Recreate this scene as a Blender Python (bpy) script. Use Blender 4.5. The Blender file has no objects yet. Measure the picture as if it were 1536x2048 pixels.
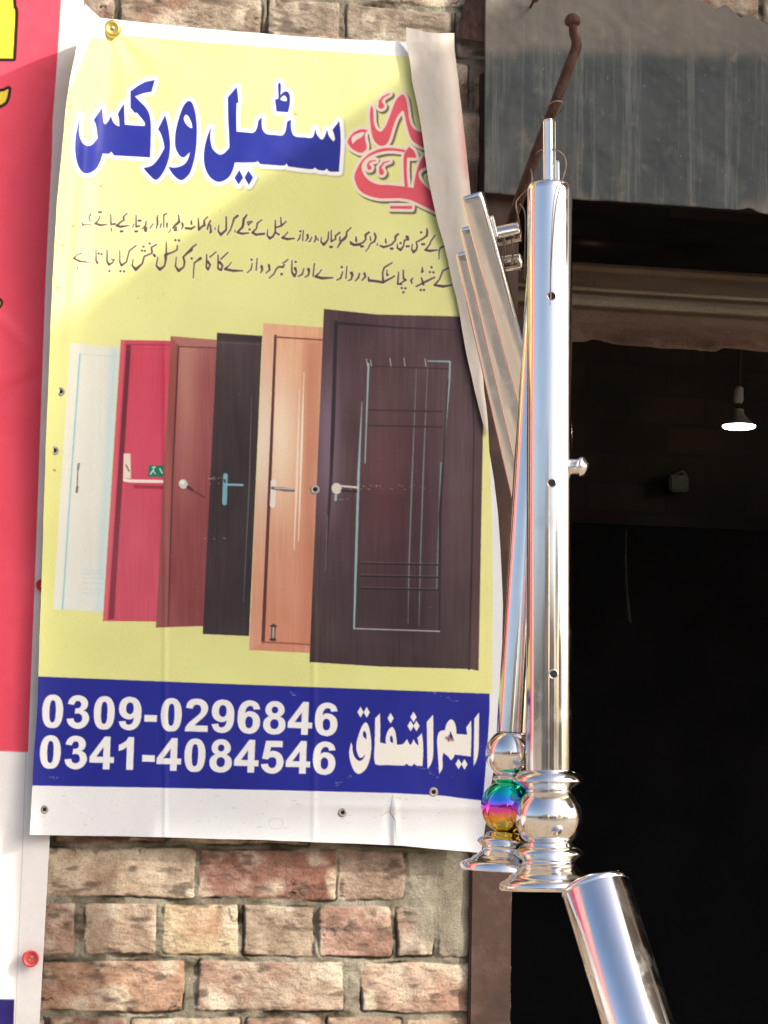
import bpy, bmesh, math, random
import numpy as np
from mathutils import Vector, Matrix

random.seed(7); RNG = np.random.default_rng(11)
S = bpy.context.scene
COL = S.collection

# ------------------------------------------------------------------ camera
F = 5000.0                                   # focal length in photo pixels (photo 1536 x 2048)
YAW, PITCH, ROLL, DIST = math.radians(12.0), math.radians(7.0), math.radians(1.0), 4.0
fw = np.array([math.sin(YAW)*math.cos(PITCH), math.cos(YAW)*math.cos(PITCH), math.sin(PITCH)])
r0 = np.array([math.cos(YAW), -math.sin(YAW), 0.0]); u0 = np.cross(r0, fw)
rt = r0*math.cos(ROLL) + u0*math.sin(ROLL); up = u0*math.cos(ROLL) - r0*math.sin(ROLL)
CAM = np.array([0.0, 0.0, 2.0]) - DIST*fw
cd = bpy.data.cameras.new('camera'); cam = bpy.data.objects.new('camera', cd); COL.objects.link(cam)
cd.sensor_fit = 'VERTICAL'; cd.sensor_height = 36.0; cd.lens = 36.0*F/2048.0
cd.clip_start = 0.05; cd.clip_end = 2000
cam.matrix_world = Matrix(((rt[0], up[0], -fw[0], CAM[0]), (rt[1], up[1], -fw[1], CAM[1]), (rt[2], up[2], -fw[2], CAM[2]), (0, 0, 0, 1)))
S.camera = cam

def at(px, py, y=0.0):
    """world point(s) on the plane Y=y seen at photo pixel (px,py)"""
    px = np.asarray(px, float); py = np.asarray(py, float); y = np.asarray(y, float)
    a = (px-768.0)/F; b = (1024.0-py)/F
    d = fw + a[..., None]*rt + b[..., None]*up
    t = (y-CAM[1])/d[..., 1]
    return CAM + t[..., None]*d
def V(px, py, y=0.0): return Vector(at(px, py, y).tolist())
def pxm(p):                                   # metres per photo pixel at a world point
    return float(np.dot(np.array(p)-CAM, fw))/F

# ------------------------------------------------------------------ light
A0 = at(910, 70, -0.03); A1 = at(100, 650, -0.03)       # the edge of shade on the yellow banner
SX = 1.45; SZ = SX*(A0[2]-A1[2])/(A0[0]-A1[0])
to_sun = Vector((SX, -1.0, SZ)).normalized()
ELEV = math.asin(to_sun.z); AZ = math.atan2(to_sun.x, to_sun.y)
w = bpy.data.worlds.new("World"); S.world = w; w.use_nodes = True
nt = w.node_tree; bg = nt.nodes['Background']
sky = nt.nodes.new('ShaderNodeTexSky'); sky.sky_type = 'NISHITA'; sky.sun_disc = False
sky.sun_elevation = ELEV; sky.sun_rotation = AZ; sky.dust_density = 5.0; sky.air_density = 0.75; sky.ozone_density = 0.4
nt.links.new(sky.outputs[0], bg.inputs[0]); bg.inputs[1].default_value = 0.15
sl = bpy.data.lights.new('sun', 'SUN'); sl.energy = 2.8; sl.angle = math.radians(0.8); sl.color = (1.0, 0.93, 0.82)
so = bpy.data.objects.new('sun', sl); COL.objects.link(so)
so.rotation_euler = to_sun.to_track_quat('Z', 'Y').to_euler(); so.location = (3, -6, 8)
S.view_settings.view_transform = 'Standard'; S.view_settings.look = 'None'
S.view_settings.exposure = 0.94; S.view_settings.gamma = 1.0
S.cycles.max_bounces = 8; S.cycles.caustics_reflective = False; S.cycles.caustics_refractive = False
S.cycles.use_denoising = True

# ------------------------------------------------------------------ helpers
def tag(o, label=None, cat=None, group=None, kind=None):
    if label: o['label'] = label
    if cat: o['category'] = cat
    if group: o['group'] = group
    if kind: o['kind'] = kind
    return o
def empty(name, loc, label, cat, group=None):
    o = bpy.data.objects.new(name, None); COL.objects.link(o); o.location = loc; o.empty_display_size = 0.05
    return tag(o, label, cat, group)
def link(name, me, mat, parent=None, smooth=True):
    o = bpy.data.objects.new(name, me); COL.objects.link(o)
    if mat: me.materials.append(mat)
    if smooth: me.polygons.foreach_set('use_smooth', np.ones(len(me.polygons), bool))
    if parent is not None:
        o.parent = parent; o.matrix_parent_inverse = Matrix.Translation(parent.location).inverted()
    return o
def mesh(name, verts, faces, mat, parent=None, smooth=True):
    me = bpy.data.meshes.new(name); me.from_pydata([tuple(v) for v in verts], [], faces); me.update()
    return link(name, me, mat, parent, smooth)
def bm_obj(name, bm, mat, parent=None, smooth=True):
    me = bpy.data.meshes.new(name); bmesh.ops.recalc_face_normals(bm, faces=bm.faces); bm.to_mesh(me); bm.free()
    return link(name, me, mat, parent, smooth)
def quads_np(name, co, quads, mat, parent=None, col=None, smooth=True):
    used, inv = np.unique(quads.ravel(), return_inverse=True)
    co = co[used]; q = inv.reshape(quads.shape)
    me = bpy.data.meshes.new(name)
    me.vertices.add(len(co)); me.vertices.foreach_set('co', co.astype(np.float32).ravel())
    me.loops.add(q.size); me.loops.foreach_set('vertex_index', q.astype(np.int32).ravel())
    me.polygons.add(len(q)); me.polygons.foreach_set('loop_start', (np.arange(len(q))*4).astype(np.int32))
    me.polygons.foreach_set('loop_total', np.full(len(q), 4, np.int32))
    if col is not None:
        a = me.color_attributes.new('print', 'FLOAT_COLOR', 'POINT')
        c = np.ones((len(co), 4), np.float32); c[:, :3] = col[used]; a.data.foreach_set('color', c.ravel())
    me.update(); me.validate()
    return link(name, me, mat, parent, smooth)
def grid_quads(nr, nc):
    i = np.arange(nr*nc).reshape(nr, nc)
    return np.stack([i[:-1, :-1], i[1:, :-1], i[1:, 1:], i[:-1, 1:]], -1)
def box_bm(bm, c0, c1):
    x0, y0, z0 = c0; x1, y1, z1 = c1
    vs = [bm.verts.new(p) for p in ((x0,y0,z0),(x1,y0,z0),(x1,y1,z0),(x0,y1,z0),(x0,y0,z1),(x1,y0,z1),(x1,y1,z1),(x0,y1,z1))]
    for f in ((0,1,2,3),(7,6,5,4),(0,4,5,1),(1,5,6,2),(2,6,7,3),(3,7,4,0)): bm.faces.new([vs[i] for i in f])
def box(name, c0, c1, mat, parent=None, bevel=0.0):
    bm = bmesh.new(); box_bm(bm, c0, c1)
    if bevel: bmesh.ops.bevel(bm, geom=list(bm.edges), offset=bevel, segments=2, affect='EDGES')
    return bm_obj(name, bm, mat, parent, False)
def frame(axis):
    a = axis.normalized(); h = Vector((0, -1, 0)) if abs(a.y) < 0.9 else Vector((1, 0, 0))
    n = (h - a*h.dot(a)).normalized(); return a, n, a.cross(n)
def lathe(name, p0, axis, prof, mat, parent=None, seg=72, smooth=True):
    """prof: list of (t, r) metres along axis from p0"""
    a, n, b = frame(axis); vs = []; fs = []
    for t, r in prof:
        for k in range(seg):
            th = 2*math.pi*k/seg
            vs.append(p0 + a*t + (n*math.cos(th)+b*math.sin(th))*r)
    for i in range(len(prof)-1):
        for k in range(seg):
            k2 = (k+1) % seg
            fs.append((i*seg+k, i*seg+k2, (i+1)*seg+k2, (i+1)*seg+k))
    for i, s in ((0, -1), (len(prof)-1, 1)):
        if prof[i][1] > 1e-5:
            c = len(vs); vs.append(p0+a*prof[i][0])
            for k in range(seg):
                k2 = (k+1) % seg
                fs.append((c, i*seg+k2, i*seg+k) if s < 0 else (c, i*seg+k, i*seg+k2))
    me = bpy.data.meshes.new(name); me.from_pydata([tuple(v) for v in vs], [], fs)
    bm = bmesh.new(); bm.from_mesh(me); bmesh.ops.recalc_face_normals(bm, faces=bm.faces)
    for e in bm.edges:
        if len(e.link_faces) == 2 and e.calc_face_angle(0) > 0.9: e.smooth = False
    bm.to_mesh(me); bm.free()
    return link(name, me, mat, parent, smooth)
def tube(name, pts, rad, mat, parent=None, seg=10, sub=6):
    """smooth tube through points; rad scalar or list"""
    P = [Vector(p) for p in pts]
    if not hasattr(rad, '__len__'): rad = [rad]*len(P)
    Q = []; R = []
    for i in range(len(P)-1):
        p0 = P[max(i-1, 0)]; p1 = P[i]; p2 = P[i+1]; p3 = P[min(i+2, len(P)-1)]
        for k in range(sub):
            t = k/sub
            Q.append(0.5*((2*p1)+(p2-p0)*t+(2*p0-5*p1+4*p2-p3)*t*t+(3*p1-p0-3*p2+p3)*t**3)); R.append(rad[i]*(1-t)+rad[i+1]*t)
    Q.append(P[-1]); R.append(rad[-1])
    vs = []; fs = []; n = None
    for i, q in enumerate(Q):
        tg = (Q[min(i+1, len(Q)-1)]-Q[max(i-1, 0)]).normalized()
        if n is None: n = tg.orthogonal().normalized()
        n = (n - tg*n.dot(tg)).normalized(); b = tg.cross(n)
        for k in range(seg):
            th = 2*math.pi*k/seg; vs.append(q+(n*math.cos(th)+b*math.sin(th))*R[i])
    for i in range(len(Q)-1):
        for k in range(seg):
            k2 = (k+1) % seg; fs.append((i*seg+k, i*seg+k2, (i+1)*seg+k2, (i+1)*seg+k))
    fs.append(tuple(range(seg))[::-1]); fs.append(tuple(range((len(Q)-1)*seg, len(Q)*seg)))
    return mesh(name, vs, fs, mat, parent)

def vnoise(x, y, scale, seed):
    r = np.random.default_rng(seed); T = r.random((128, 128))
    gx = x/scale + 1000.37; gy = y/scale + 1000.71
    ix = np.floor(gx).astype(int); iy = np.floor(gy).astype(int); fx = gx-ix; fy = gy-iy
    fx = fx*fx*(3-2*fx); fy = fy*fy*(3-2*fy)
    t = lambda a, b: T[b % 128, a % 128]
    return (t(ix, iy)*(1-fx)+t(ix+1, iy)*fx)*(1-fy) + (t(ix, iy+1)*(1-fx)+t(ix+1, iy+1)*fx)*fy - 0.5
def fbm(x, y, scale, seed, n=4):
    s = 0; a = 1.0
    for k in range(n): s = s + a*vnoise(x, y, scale/2**k, seed+k*17); a *= 0.5
    return s
def lin(c):
    c = np.clip(np.asarray(c, float)/255.0, 0, 1)
    return np.where(c <= 0.04045, c/12.92, ((c+0.055)/1.055)**2.4)
def smooth01(x): x = np.clip(x, 0, 1); return x*x*(3-2*x)

# ------------------------------------------------------------------ materials
def new_mat(name):
    m = bpy.data.materials.new(name); m.use_nodes = True
    return m, m.node_tree, m.node_tree.nodes['Principled BSDF']
def N(nt, typ, **kw):
    n = nt.nodes.new(typ)
    for k, v in kw.items(): setattr(n, k, v)
    return n
def ramp(nt, fac, stops):
    r = N(nt, 'ShaderNodeValToRGB'); e = r.color_ramp.elements
    while len(e) < len(stops): e.new(0.5)
    for el, (p, c) in zip(e, stops): el.position = p; el.color = (*c, 1)
    nt.links.new(fac, r.inputs[0]); return r.outputs[0]
def noise(nt, scale, detail=4, stretch=None, rough=0.6):
    tc = N(nt, 'ShaderNodeTexCoord'); n = N(nt, 'ShaderNodeTexNoise'); n.inputs['Scale'].default_value = scale
    n.inputs['Detail'].default_value = detail; n.inputs['Roughness'].default_value = rough
    src = tc.outputs['Object']
    if stretch:
        mp = N(nt, 'ShaderNodeMapping'); mp.inputs['Scale'].default_value = stretch; nt.links.new(src, mp.inputs[0]); src = mp.outputs[0]
    nt.links.new(src, n.inputs['Vector']); return n.outputs['Fac']
def bump(nt, p, fac, strength, dist=0.002):
    b = N(nt, 'ShaderNodeBump'); b.inputs['Strength'].default_value = strength; b.inputs['Distance'].default_value = dist
    nt.links.new(fac, b.inputs['Height']); nt.links.new(b.outputs[0], p.inputs['Normal']); return b
def mottled(name, stops, scale, rough=0.8, metal=0.0, bmp=0.3, stretch=None, detail=5, bd=0.003, spec=0.4):
    m, nt, p = new_mat(name); f = noise(nt, scale, detail, stretch)
    nt.links.new(ramp(nt, f, stops), p.inputs['Base Color'])
    p.inputs['Roughness'].default_value = rough; p.inputs['Metallic'].default_value = metal; p.inputs['Specular IOR Level'].default_value = spec
    if bmp: bump(nt, p, noise(nt, scale*3, 6, stretch), bmp, bd)
    return m
def print_mat(name, rough=0.4, spec=0.45, weave=True):
    m, nt, p = new_mat(name)
    a = N(nt, 'ShaderNodeAttribute', attribute_name='print')
    mx = N(nt, 'ShaderNodeMix', data_type='RGBA', blend_type='MULTIPLY'); mx.inputs[0].default_value = 1.0
    nt.links.new(a.outputs['Color'], mx.inputs[6])
    nt.links.new(ramp(nt, noise(nt, 420, 2), [(0.25, (0.90, 0.90, 0.91)), (0.75, (1.0, 1.0, 1.0))]), mx.inputs[7])
    nt.links.new(mx.outputs[2], p.inputs['Base Color'])
    nt.links.new(ramp(nt, noise(nt, 30, 5), [(0.3, (rough-0.05,)*3), (0.7, (rough+0.1,)*3)]), p.inputs['Roughness'])
    p.inputs['Specular IOR Level'].default_value = spec
    if weave: bump(nt, p, noise(nt, 260, 3, (1, 1, 0.35)), 0.12, 0.0006)
    return m
def steel(name, rough=0.085, col=(0.88, 0.85, 0.805)):
    m, nt, p = new_mat(name)
    p.inputs['Metallic'].default_value = 1.0
    nt.links.new(ramp(nt, noise(nt, 26, 5, (1, 1, 0.25)), [(0.3, tuple(c*0.93 for c in col)), (0.7, col)]), p.inputs['Base Color'])
    nt.links.new(ramp(nt, noise(nt, 40, 6, (1, 1, 0.12)), [(0.35, (rough*0.7,)*3), (0.75, (rough*1.9,)*3)]), p.inputs['Roughness'])
    sm = ramp(nt, noise(nt, 17, 6, None, 0.7), [(0.50, (0, 0, 0)), (0.72, (1, 1, 1))])
    mr = N(nt, 'ShaderNodeMix', data_type='RGBA'); nt.links.new(sm, mr.inputs[0]); nt.links.new(p.inputs['Roughness'].links[0].from_socket, mr.inputs[6]); mr.inputs[7].default_value = (rough*3, rough*3, rough*3, 1)
    nt.links.new(mr.outputs[2], p.inputs['Roughness'])
    bump(nt, p, noise(nt, 14, 3, (1, 1, 0.15)), 0.03, 0.002)
    return m
M = {}
M['vinyl'] = print_mat('printed_vinyl', 0.42, 0.25)
M['vinyl_red'] = print_mat('printed_vinyl_red', 0.48, 0.22)
M['brick'] = print_mat('old_brick', 0.86, 0.2, weave=False)
nt_ = M['brick'].node_tree; p_ = nt_.nodes['Principled BSDF']
m1_ = N(nt_, 'ShaderNodeMix', data_type='RGBA', blend_type='MULTIPLY'); m1_.inputs[0].default_value = 1
nt_.links.new(p_.inputs['Base Color'].links[0].from_socket, m1_.inputs[6])
nt_.links.new(ramp(nt_, noise(nt_, 330, 6, None, 0.75), [(0.30, (0.55, 0.52, 0.50)), (0.48, (0.95, 0.95, 0.95)), (0.72, (1.18, 1.16, 1.12))]), m1_.inputs[7]); nt_.links.new(m1_.outputs[2], p_.inputs['Base Color'])
bump(nt_, nt_.nodes['Principled BSDF'], noise(nt_, 240, 8, None, 0.8), 1.0, 0.004)
M['steel'] = steel('polished_steel')
M['steel_post'] = steel('polished_steel_post', 0.10, (0.86, 0.86, 0.86))
M['dark_hole'] = mottled('dark_hole', [(0.3, (0.012, 0.008, 0.008)), (0.7, (0.02, 0.014, 0.012))], 50, 0.9, bmp=0)
M['rust'] = mottled('rusty_iron', [(0.25, (0.028, 0.013, 0.010)), (0.5, (0.065, 0.030, 0.022)), (0.8, (0.12, 0.065, 0.048))], 90, 0.75, 0.2, 0.6, (1, 1, 0.5))
M['jamb'] = mottled('brown_painted_steel', [(0.25, (0.030, 0.014, 0.010)), (0.5, (0.050, 0.024, 0.017)), (0.68, (0.075, 0.042, 0.032))], 22, 0.62, 0.1, 0.25)
M['wire'] = mottled('binding_wire', [(0.3, (0.20, 0.15, 0.12)), (0.7, (0.35, 0.27, 0.22))], 80, 0.5, 0.7, 0)
M['brass'] = mottled('gold_crown_cap', [(0.3, (0.55, 0.40, 0.09)), (0.7, (0.75, 0.58, 0.16))], 60, 0.28, 0.9, 0.15)
M['red_plastic'] = mottled('red_plastic', [(0.3, (0.52, 0.06, 0.06)), (0.7, (0.66, 0.10, 0.09))], 120, 0.4, 0, 0.1)
M['eyelet'] = mottled('dull_eyelet_metal', [(0.3, (0.22, 0.21, 0.20)), (0.7, (0.5, 0.48, 0.45))], 200, 0.4, 0.7, 0.1)
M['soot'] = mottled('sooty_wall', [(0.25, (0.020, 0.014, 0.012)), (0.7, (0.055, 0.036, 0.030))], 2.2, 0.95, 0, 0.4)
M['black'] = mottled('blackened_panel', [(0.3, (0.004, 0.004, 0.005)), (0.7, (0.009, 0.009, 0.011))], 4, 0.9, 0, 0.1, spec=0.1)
M['grey_plastic'] = mottled('dusty_plastic', [(0.3, (0.30, 0.28, 0.26)), (0.7, (0.45, 0.42, 0.40))], 30, 0.7, 0, 0.1)
M['dust_cord'] = mottled('dusty_cord', [(0.3, (0.02, 0.019, 0.018)), (0.7, (0.05, 0.047, 0.044))], 60, 0.9, 0, 0.2)
M['earth'] = mottled('dusty_earth', [(0.3, (0.23, 0.195, 0.15)), (0.7, (0.34, 0.29, 0.23))], 0.8, 0.95, 0, 0.4, detail=8, bd=0.03)
M['asphalt'] = mottled('worn_asphalt', [(0.3, (0.09, 0.085, 0.08)), (0.7, (0.15, 0.14, 0.125))], 2.5, 0.9, 0, 0.4, detail=8, bd=0.01)
M['house_cream'] = mottled('cream_plaster', [(0.3, (0.66, 0.56, 0.42)), (0.7, (0.78, 0.69, 0.55))], 1.2, 0.9, 0, 0.2)
M['house_brick'] = mottled('plain_brickwork', [(0.3, (0.46, 0.30, 0.21)), (0.7, (0.58, 0.40, 0.29))], 6, 0.9, 0, 0.3)
M['shutter_blue'] = mottled('painted_shutter', [(0.3, (0.30, 0.30, 0.28)), (0.7, (0.42, 0.41, 0.38))], 5, 0.6, 0.2, 0.2)
M['glass_dark'] = mottled('dark_window', [(0.3, (0.14, 0.12, 0.10)), (0.7, (0.22, 0.19, 0.16))], 3, 0.2, 0, 0)
M['leaf'] = mottled('tree_leaves', [(0.3, (0.035, 0.06, 0.02)), (0.7, (0.08, 0.11, 0.04))], 3, 0.7, 0, 0)
M['bark'] = mottled('tree_bark', [(0.3, (0.08, 0.055, 0.04)), (0.7, (0.15, 0.11, 0.08))], 9, 0.95, 0, 0.6)
M['sun_blocker'] = mottled('corrugated_tin', [(0.3, (0.22, 0.21, 0.20)), (0.7, (0.34, 0.32, 0.29))], 5, 0.5, 0.5, 0.2)

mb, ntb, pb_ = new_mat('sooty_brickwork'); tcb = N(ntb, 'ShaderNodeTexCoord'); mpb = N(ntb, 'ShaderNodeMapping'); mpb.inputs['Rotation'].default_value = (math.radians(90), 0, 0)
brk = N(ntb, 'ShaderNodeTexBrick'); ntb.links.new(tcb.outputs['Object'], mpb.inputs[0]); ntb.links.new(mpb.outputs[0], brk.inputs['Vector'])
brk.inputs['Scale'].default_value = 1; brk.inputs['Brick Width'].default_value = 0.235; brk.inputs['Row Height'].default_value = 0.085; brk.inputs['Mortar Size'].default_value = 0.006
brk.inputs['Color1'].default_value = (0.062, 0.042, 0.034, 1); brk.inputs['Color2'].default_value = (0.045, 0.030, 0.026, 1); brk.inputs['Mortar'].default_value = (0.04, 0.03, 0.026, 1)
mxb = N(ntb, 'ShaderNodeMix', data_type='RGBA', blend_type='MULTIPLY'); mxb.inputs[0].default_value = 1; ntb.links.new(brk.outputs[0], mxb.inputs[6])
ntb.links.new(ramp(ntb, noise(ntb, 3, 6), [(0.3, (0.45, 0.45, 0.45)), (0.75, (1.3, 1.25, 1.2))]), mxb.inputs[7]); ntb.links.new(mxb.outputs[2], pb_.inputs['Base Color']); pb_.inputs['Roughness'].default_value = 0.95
M['soot_brick'] = mb
M['pale_box'] = mottled('dirty_plastic', [(0.3, (0.10, 0.09, 0.085)), (0.7, (0.17, 0.155, 0.145))], 30, 0.7, 0, 0.1)
# rainbow plated ball: colours run down the ball
m, nt, p = new_mat('rainbow_plating'); p.inputs['Metallic'].default_value = 1; p.inputs['Roughness'].default_value = 0.05
tc = N(nt, 'ShaderNodeTexCoord'); sp = N(nt, 'ShaderNodeSeparateXYZ'); nt.links.new(tc.outputs['Generated'], sp.inputs[0])
ad = N(nt, 'ShaderNodeMath', operation='MULTIPLY_ADD'); nt.links.new(noise(nt, 30, 3), ad.inputs[0]); ad.inputs[1].default_value = 0.16
nt.links.new(sp.outputs['Z'], ad.inputs[2])
nt.links.new(ramp(nt, ad.outputs[0], [(0.18, (0.80, 0.62, 0.10)), (0.36, (0.95, 0.42, 0.10)), (0.50, (0.90, 0.10, 0.40)), (0.60, (0.62, 0.10, 0.85)), (0.70, (0.08, 0.30, 0.95)), (0.84, (0.02, 0.70, 0.72)), (1.0, (0.02, 0.75, 0.35))]), p.inputs['Base Color'])
M['rainbow'] = m
# lit lamp
m, nt, p = new_mat('lit_led_face'); p.inputs['Emission Color'].default_value = (1, 0.93, 0.82, 1); p.inputs['Emission Strength'].default_value = 12
nt.links.new(ramp(nt, noise(nt, 500, 1), [(0.3, (0.7, 0.7, 0.65)), (0.6, (0.9, 0.9, 0.85))]), p.inputs['Base Color']); M['led'] = m
# hood sheet: grey galvanised tin, sunlit band coloured in above the bend, dust, run streaks
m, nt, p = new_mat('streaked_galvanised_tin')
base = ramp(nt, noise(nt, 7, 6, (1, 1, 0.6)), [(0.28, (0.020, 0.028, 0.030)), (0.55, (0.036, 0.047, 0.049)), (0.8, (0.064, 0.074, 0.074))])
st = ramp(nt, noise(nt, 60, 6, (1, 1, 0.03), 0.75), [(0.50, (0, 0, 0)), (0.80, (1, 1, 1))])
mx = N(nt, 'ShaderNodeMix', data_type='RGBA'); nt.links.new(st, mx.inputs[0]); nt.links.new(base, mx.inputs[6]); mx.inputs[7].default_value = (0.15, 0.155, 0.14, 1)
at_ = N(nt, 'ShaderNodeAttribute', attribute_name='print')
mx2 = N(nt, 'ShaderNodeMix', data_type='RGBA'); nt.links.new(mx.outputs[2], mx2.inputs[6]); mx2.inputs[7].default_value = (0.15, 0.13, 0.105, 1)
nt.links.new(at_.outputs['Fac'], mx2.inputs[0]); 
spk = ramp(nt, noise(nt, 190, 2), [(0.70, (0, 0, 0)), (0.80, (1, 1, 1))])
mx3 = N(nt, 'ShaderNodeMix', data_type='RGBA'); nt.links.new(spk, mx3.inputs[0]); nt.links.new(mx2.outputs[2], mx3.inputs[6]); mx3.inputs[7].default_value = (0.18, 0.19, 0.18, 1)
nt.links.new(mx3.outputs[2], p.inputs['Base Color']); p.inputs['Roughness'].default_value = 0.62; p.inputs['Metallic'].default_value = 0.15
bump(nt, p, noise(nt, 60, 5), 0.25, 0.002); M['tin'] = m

# ------------------------------------------------------------------ 2-D print raster
def curve(pts, n=7):
    """closed outline: (x,y) smooth points, (x,y,1) corners -> dense polygon"""
    P = [(p[0], p[1]) for p in pts]; C = [len(p) > 2 and p[2] for p in pts]; L = len(P); out = []
    P = np.array(P, float)
    for i in range(L):
        j = (i+1) % L; h = (i-1) % L; k = (j+1) % L
        if C[i] and C[j]: out.append(P[i]); continue
        m1 = np.zeros(2) if C[i] else (P[j]-P[h])*0.5
        m2 = np.zeros(2) if C[j] else (P[k]-P[i])*0.5
        if C[i]: m1 = (P[j]-P[i]) - 0.5*m2*0.0 if False else (P[j]-P[i])*0.9
        if C[j]: m2 = (P[j]-P[i])*0.9
        for q in range(n):
            t = q/n; t2 = t*t; t3 = t2*t
            out.append((2*t3-3*t2+1)*P[i]+(t3-2*t2+t)*m1+(-2*t3+3*t2)*P[j]+(t3-t2)*m2)
    return np.array(out)
class Canvas:
    def __init__(s, x0, y0, x1, y1, st, col):
        s.x0, s.y0, s.st = x0, y0, st
        s.w = int((x1-x0)/st)+1; s.h = int((y1-y0)/st)+1
        s.c = np.empty((s.h, s.w, 3)); s.c[:] = col; s.lab = np.zeros((s.h, s.w), np.int16)
        s.X, s.Y = np.meshgrid(x0+np.arange(s.w)*st, y0+np.arange(s.h)*st)
    def win(s, xa, ya, xb, yb):
        i0 = max(0, int((ya-s.y0)/s.st)); i1 = min(s.h, int((yb-s.y0)/s.st)+2)
        j0 = max(0, int((xa-s.x0)/s.st)); j1 = min(s.w, int((xb-s.x0)/s.st)+2)
        return slice(i0, max(i0, i1)), slice(j0, max(j0, j1))
    def sdf(s, polys, pad):
        A = np.concatenate(polys)
        sl = s.win(A[:, 0].min()-pad, A[:, 1].min()-pad, A[:, 0].max()+pad, A[:, 1].max()+pad)
        X = s.X[sl]; Y = s.Y[sl]; d = np.full(X.shape, 1e9); ins = np.zeros(X.shape, bool)
        for P in polys:
            Q = np.roll(P, -1, 0)
            for (xa, ya), (xb, yb) in zip(P, Q):
                ex, ey = xb-xa, yb-ya; l2 = ex*ex+ey*ey
                if l2 < 1e-12: continue
                t = np.clip(((X-xa)*ex+(Y-ya)*ey)/l2, 0, 1)
                d = np.minimum(d, (X-xa-t*ex)**2+(Y-ya-t*ey)**2)
                if ya != yb:
                    c = (Y >= min(ya, yb)) & (Y < max(ya, yb)) & (X < xa+(Y-ya)*ex/ey); ins ^= c
        d = np.sqrt(d); return sl, np.where(ins, -d, d)
    def sdf_stroke(s, pts, pad):
        A = np.array(pts, float)
        sl = s.win(A[:, 0].min()-pad, A[:, 1].min()-pad, A[:, 0].max()+pad, A[:, 1].max()+pad)
        X = s.X[sl]; Y = s.Y[sl]; d = np.full(X.shape, 1e9)
        for (xa, ya, ra), (xb, yb, rb) in zip(A[:-1], A[1:]):
            ex, ey = xb-xa, yb-ya; l2 = max(ex*ex+ey*ey, 1e-9)
            t = np.clip(((X-xa)*ex+(Y-ya)*ey)/l2, 0, 1)
            d = np.minimum(d, np.hypot(X-xa-t*ex, Y-ya-t*ey)-(ra*(1-t)+rb*t))
        return sl, d
    def paint(s, sl, d, col, grow=0.0, soft=1.0, alpha=1.0, lab=None):
        a = np.clip((grow-d)/soft+0.5, 0, 1)*alpha
        col = col(s.X[sl], s.Y[sl]) if callable(col) else np.array(col, float)
        s.c[sl] = s.c[sl]*(1-a[..., None]) + col*a[..., None]
        if lab is not None: s.lab[sl][d < grow] = lab
    def fill(s, polys, col, grow=0.0, soft=1.0, alpha=1.0, lab=None, off=(0, 0)):
        P = [np.asarray(p, float)+np.array(off) for p in polys]
        sl, d = s.sdf(P, grow+soft+2); s.paint(sl, d, col, grow, soft, alpha, lab)
    def line(s, pts, wid, col, soft=1.0, alpha=1.0, lab=None):
        if not hasattr(wid, '__len__'): wid = [wid]*len(pts)
        p = [(x, y, r*0.5) for (x, y), r in zip(pts, wid)]
        sl, d = s.sdf_stroke(p, max(wid)+soft+2); s.paint(sl, d, col, 0, soft, alpha, lab)
    def sample(s, x, y):
        gx = np.clip((x-s.x0)/s.st, 0, s.w-1.001); gy = np.clip((y-s.y0)/s.st, 0, s.h-1.001)
        i = gy.astype(int); j = gx.astype(int); fx = (gx-j)[..., None]; fy = (gy-i)[..., None]; c = s.c
        return (c[i, j]*(1-fx)+c[i, j+1]*fx)*(1-fy)+(c[i+1, j]*(1-fx)+c[i+1, j+1]*fx)*fy
def tr(pts, ox, oy, sc): return [((p[0])/sc+ox, (p[1])/sc+oy, *p[2:]) for p in pts]
def q4(a, b, c, d): return np.array([a, b, c, d], float)

YELLOW = (219, 223, 148); WHITE = (224, 229, 232)
cv = Canvas(40, 0, 1015, 1720, 1.0, WHITE)
# yellow field
yl = [(150, 60), (200, 78), (250, 70), (400, 84), (600, 99), (820, 113), (930, 120), (985, 300), (985, 700), (979, 870), (981, 960), (984, 1050), (985, 1200), (984, 1387), (979, 1389), (75, 1354), (60, 1352), (60, 700), (100, 300)]
cv.fill([yl], lambda X, Y: np.array(YELLOW)+(fbm(X, Y, 300, 5)*9)[..., None]*np.array([1, 1, 1.4]))
cv.fill([[(130, 40), (166, 14), (190, 60), (165, 120), (140, 180)]], (232, 228, 190), soft=8)
# blue band
BLUE = lambda X, Y: np.array([20, 30, 140])+(fbm(X, Y, 120, 8)*10)[..., None]*np.array([1, 1, 1.6])
cv.fill([[(60, 1352), (76, 1353), (400, 1366), (700, 1377), (979, 1387.5), (979, 1420), (975, 1490), (966, 1601), (929, 1597), (884, 1591), (788, 1586), (540, 1580), (300, 1575), (66, 1571), (55, 1571)]], BLUE, lab=14)

# --- printed doors
def grad(c0, c1, y0, y1, seed, grain=7, hot=None):
    c0 = np.array(c0, float); c1 = np.array(c1, float)
    def f(X, Y):
        t = np.clip((Y-y0)/(y1-y0), 0, 1)[..., None]; c = c0*(1-t)+c1*t
        g = fbm(X*9, Y*0.5, 40, seed, 3)*grain + fbm(X, Y, 120, seed+3, 3)*grain
        c = c + g[..., None]
        if hot:
            hx, hy, rx, ry, hc = hot
            k = np.exp(-((X-hx)/rx)**2-((Y-hy)/ry)**2)[..., None]; c = c*(1-k)+np.array(hc, float)*k
        return c
    return f
D1 = [(140.5, 686), (238, 694.7), (206, 1223.6), (106, 1218)]
cv.fill([D1], grad((222, 226, 214), (218, 224, 216), 690, 1220, 21, 3), soft=2, lab=5)
cv.fill([[(222, 696), (238, 695), (206, 1223), (190, 1222)]], (190, 218, 222), soft=14, alpha=0.8)
cv.line([(160, 707), (142, 960), (125, 1218)], 3.2, (140, 200, 208))
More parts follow.
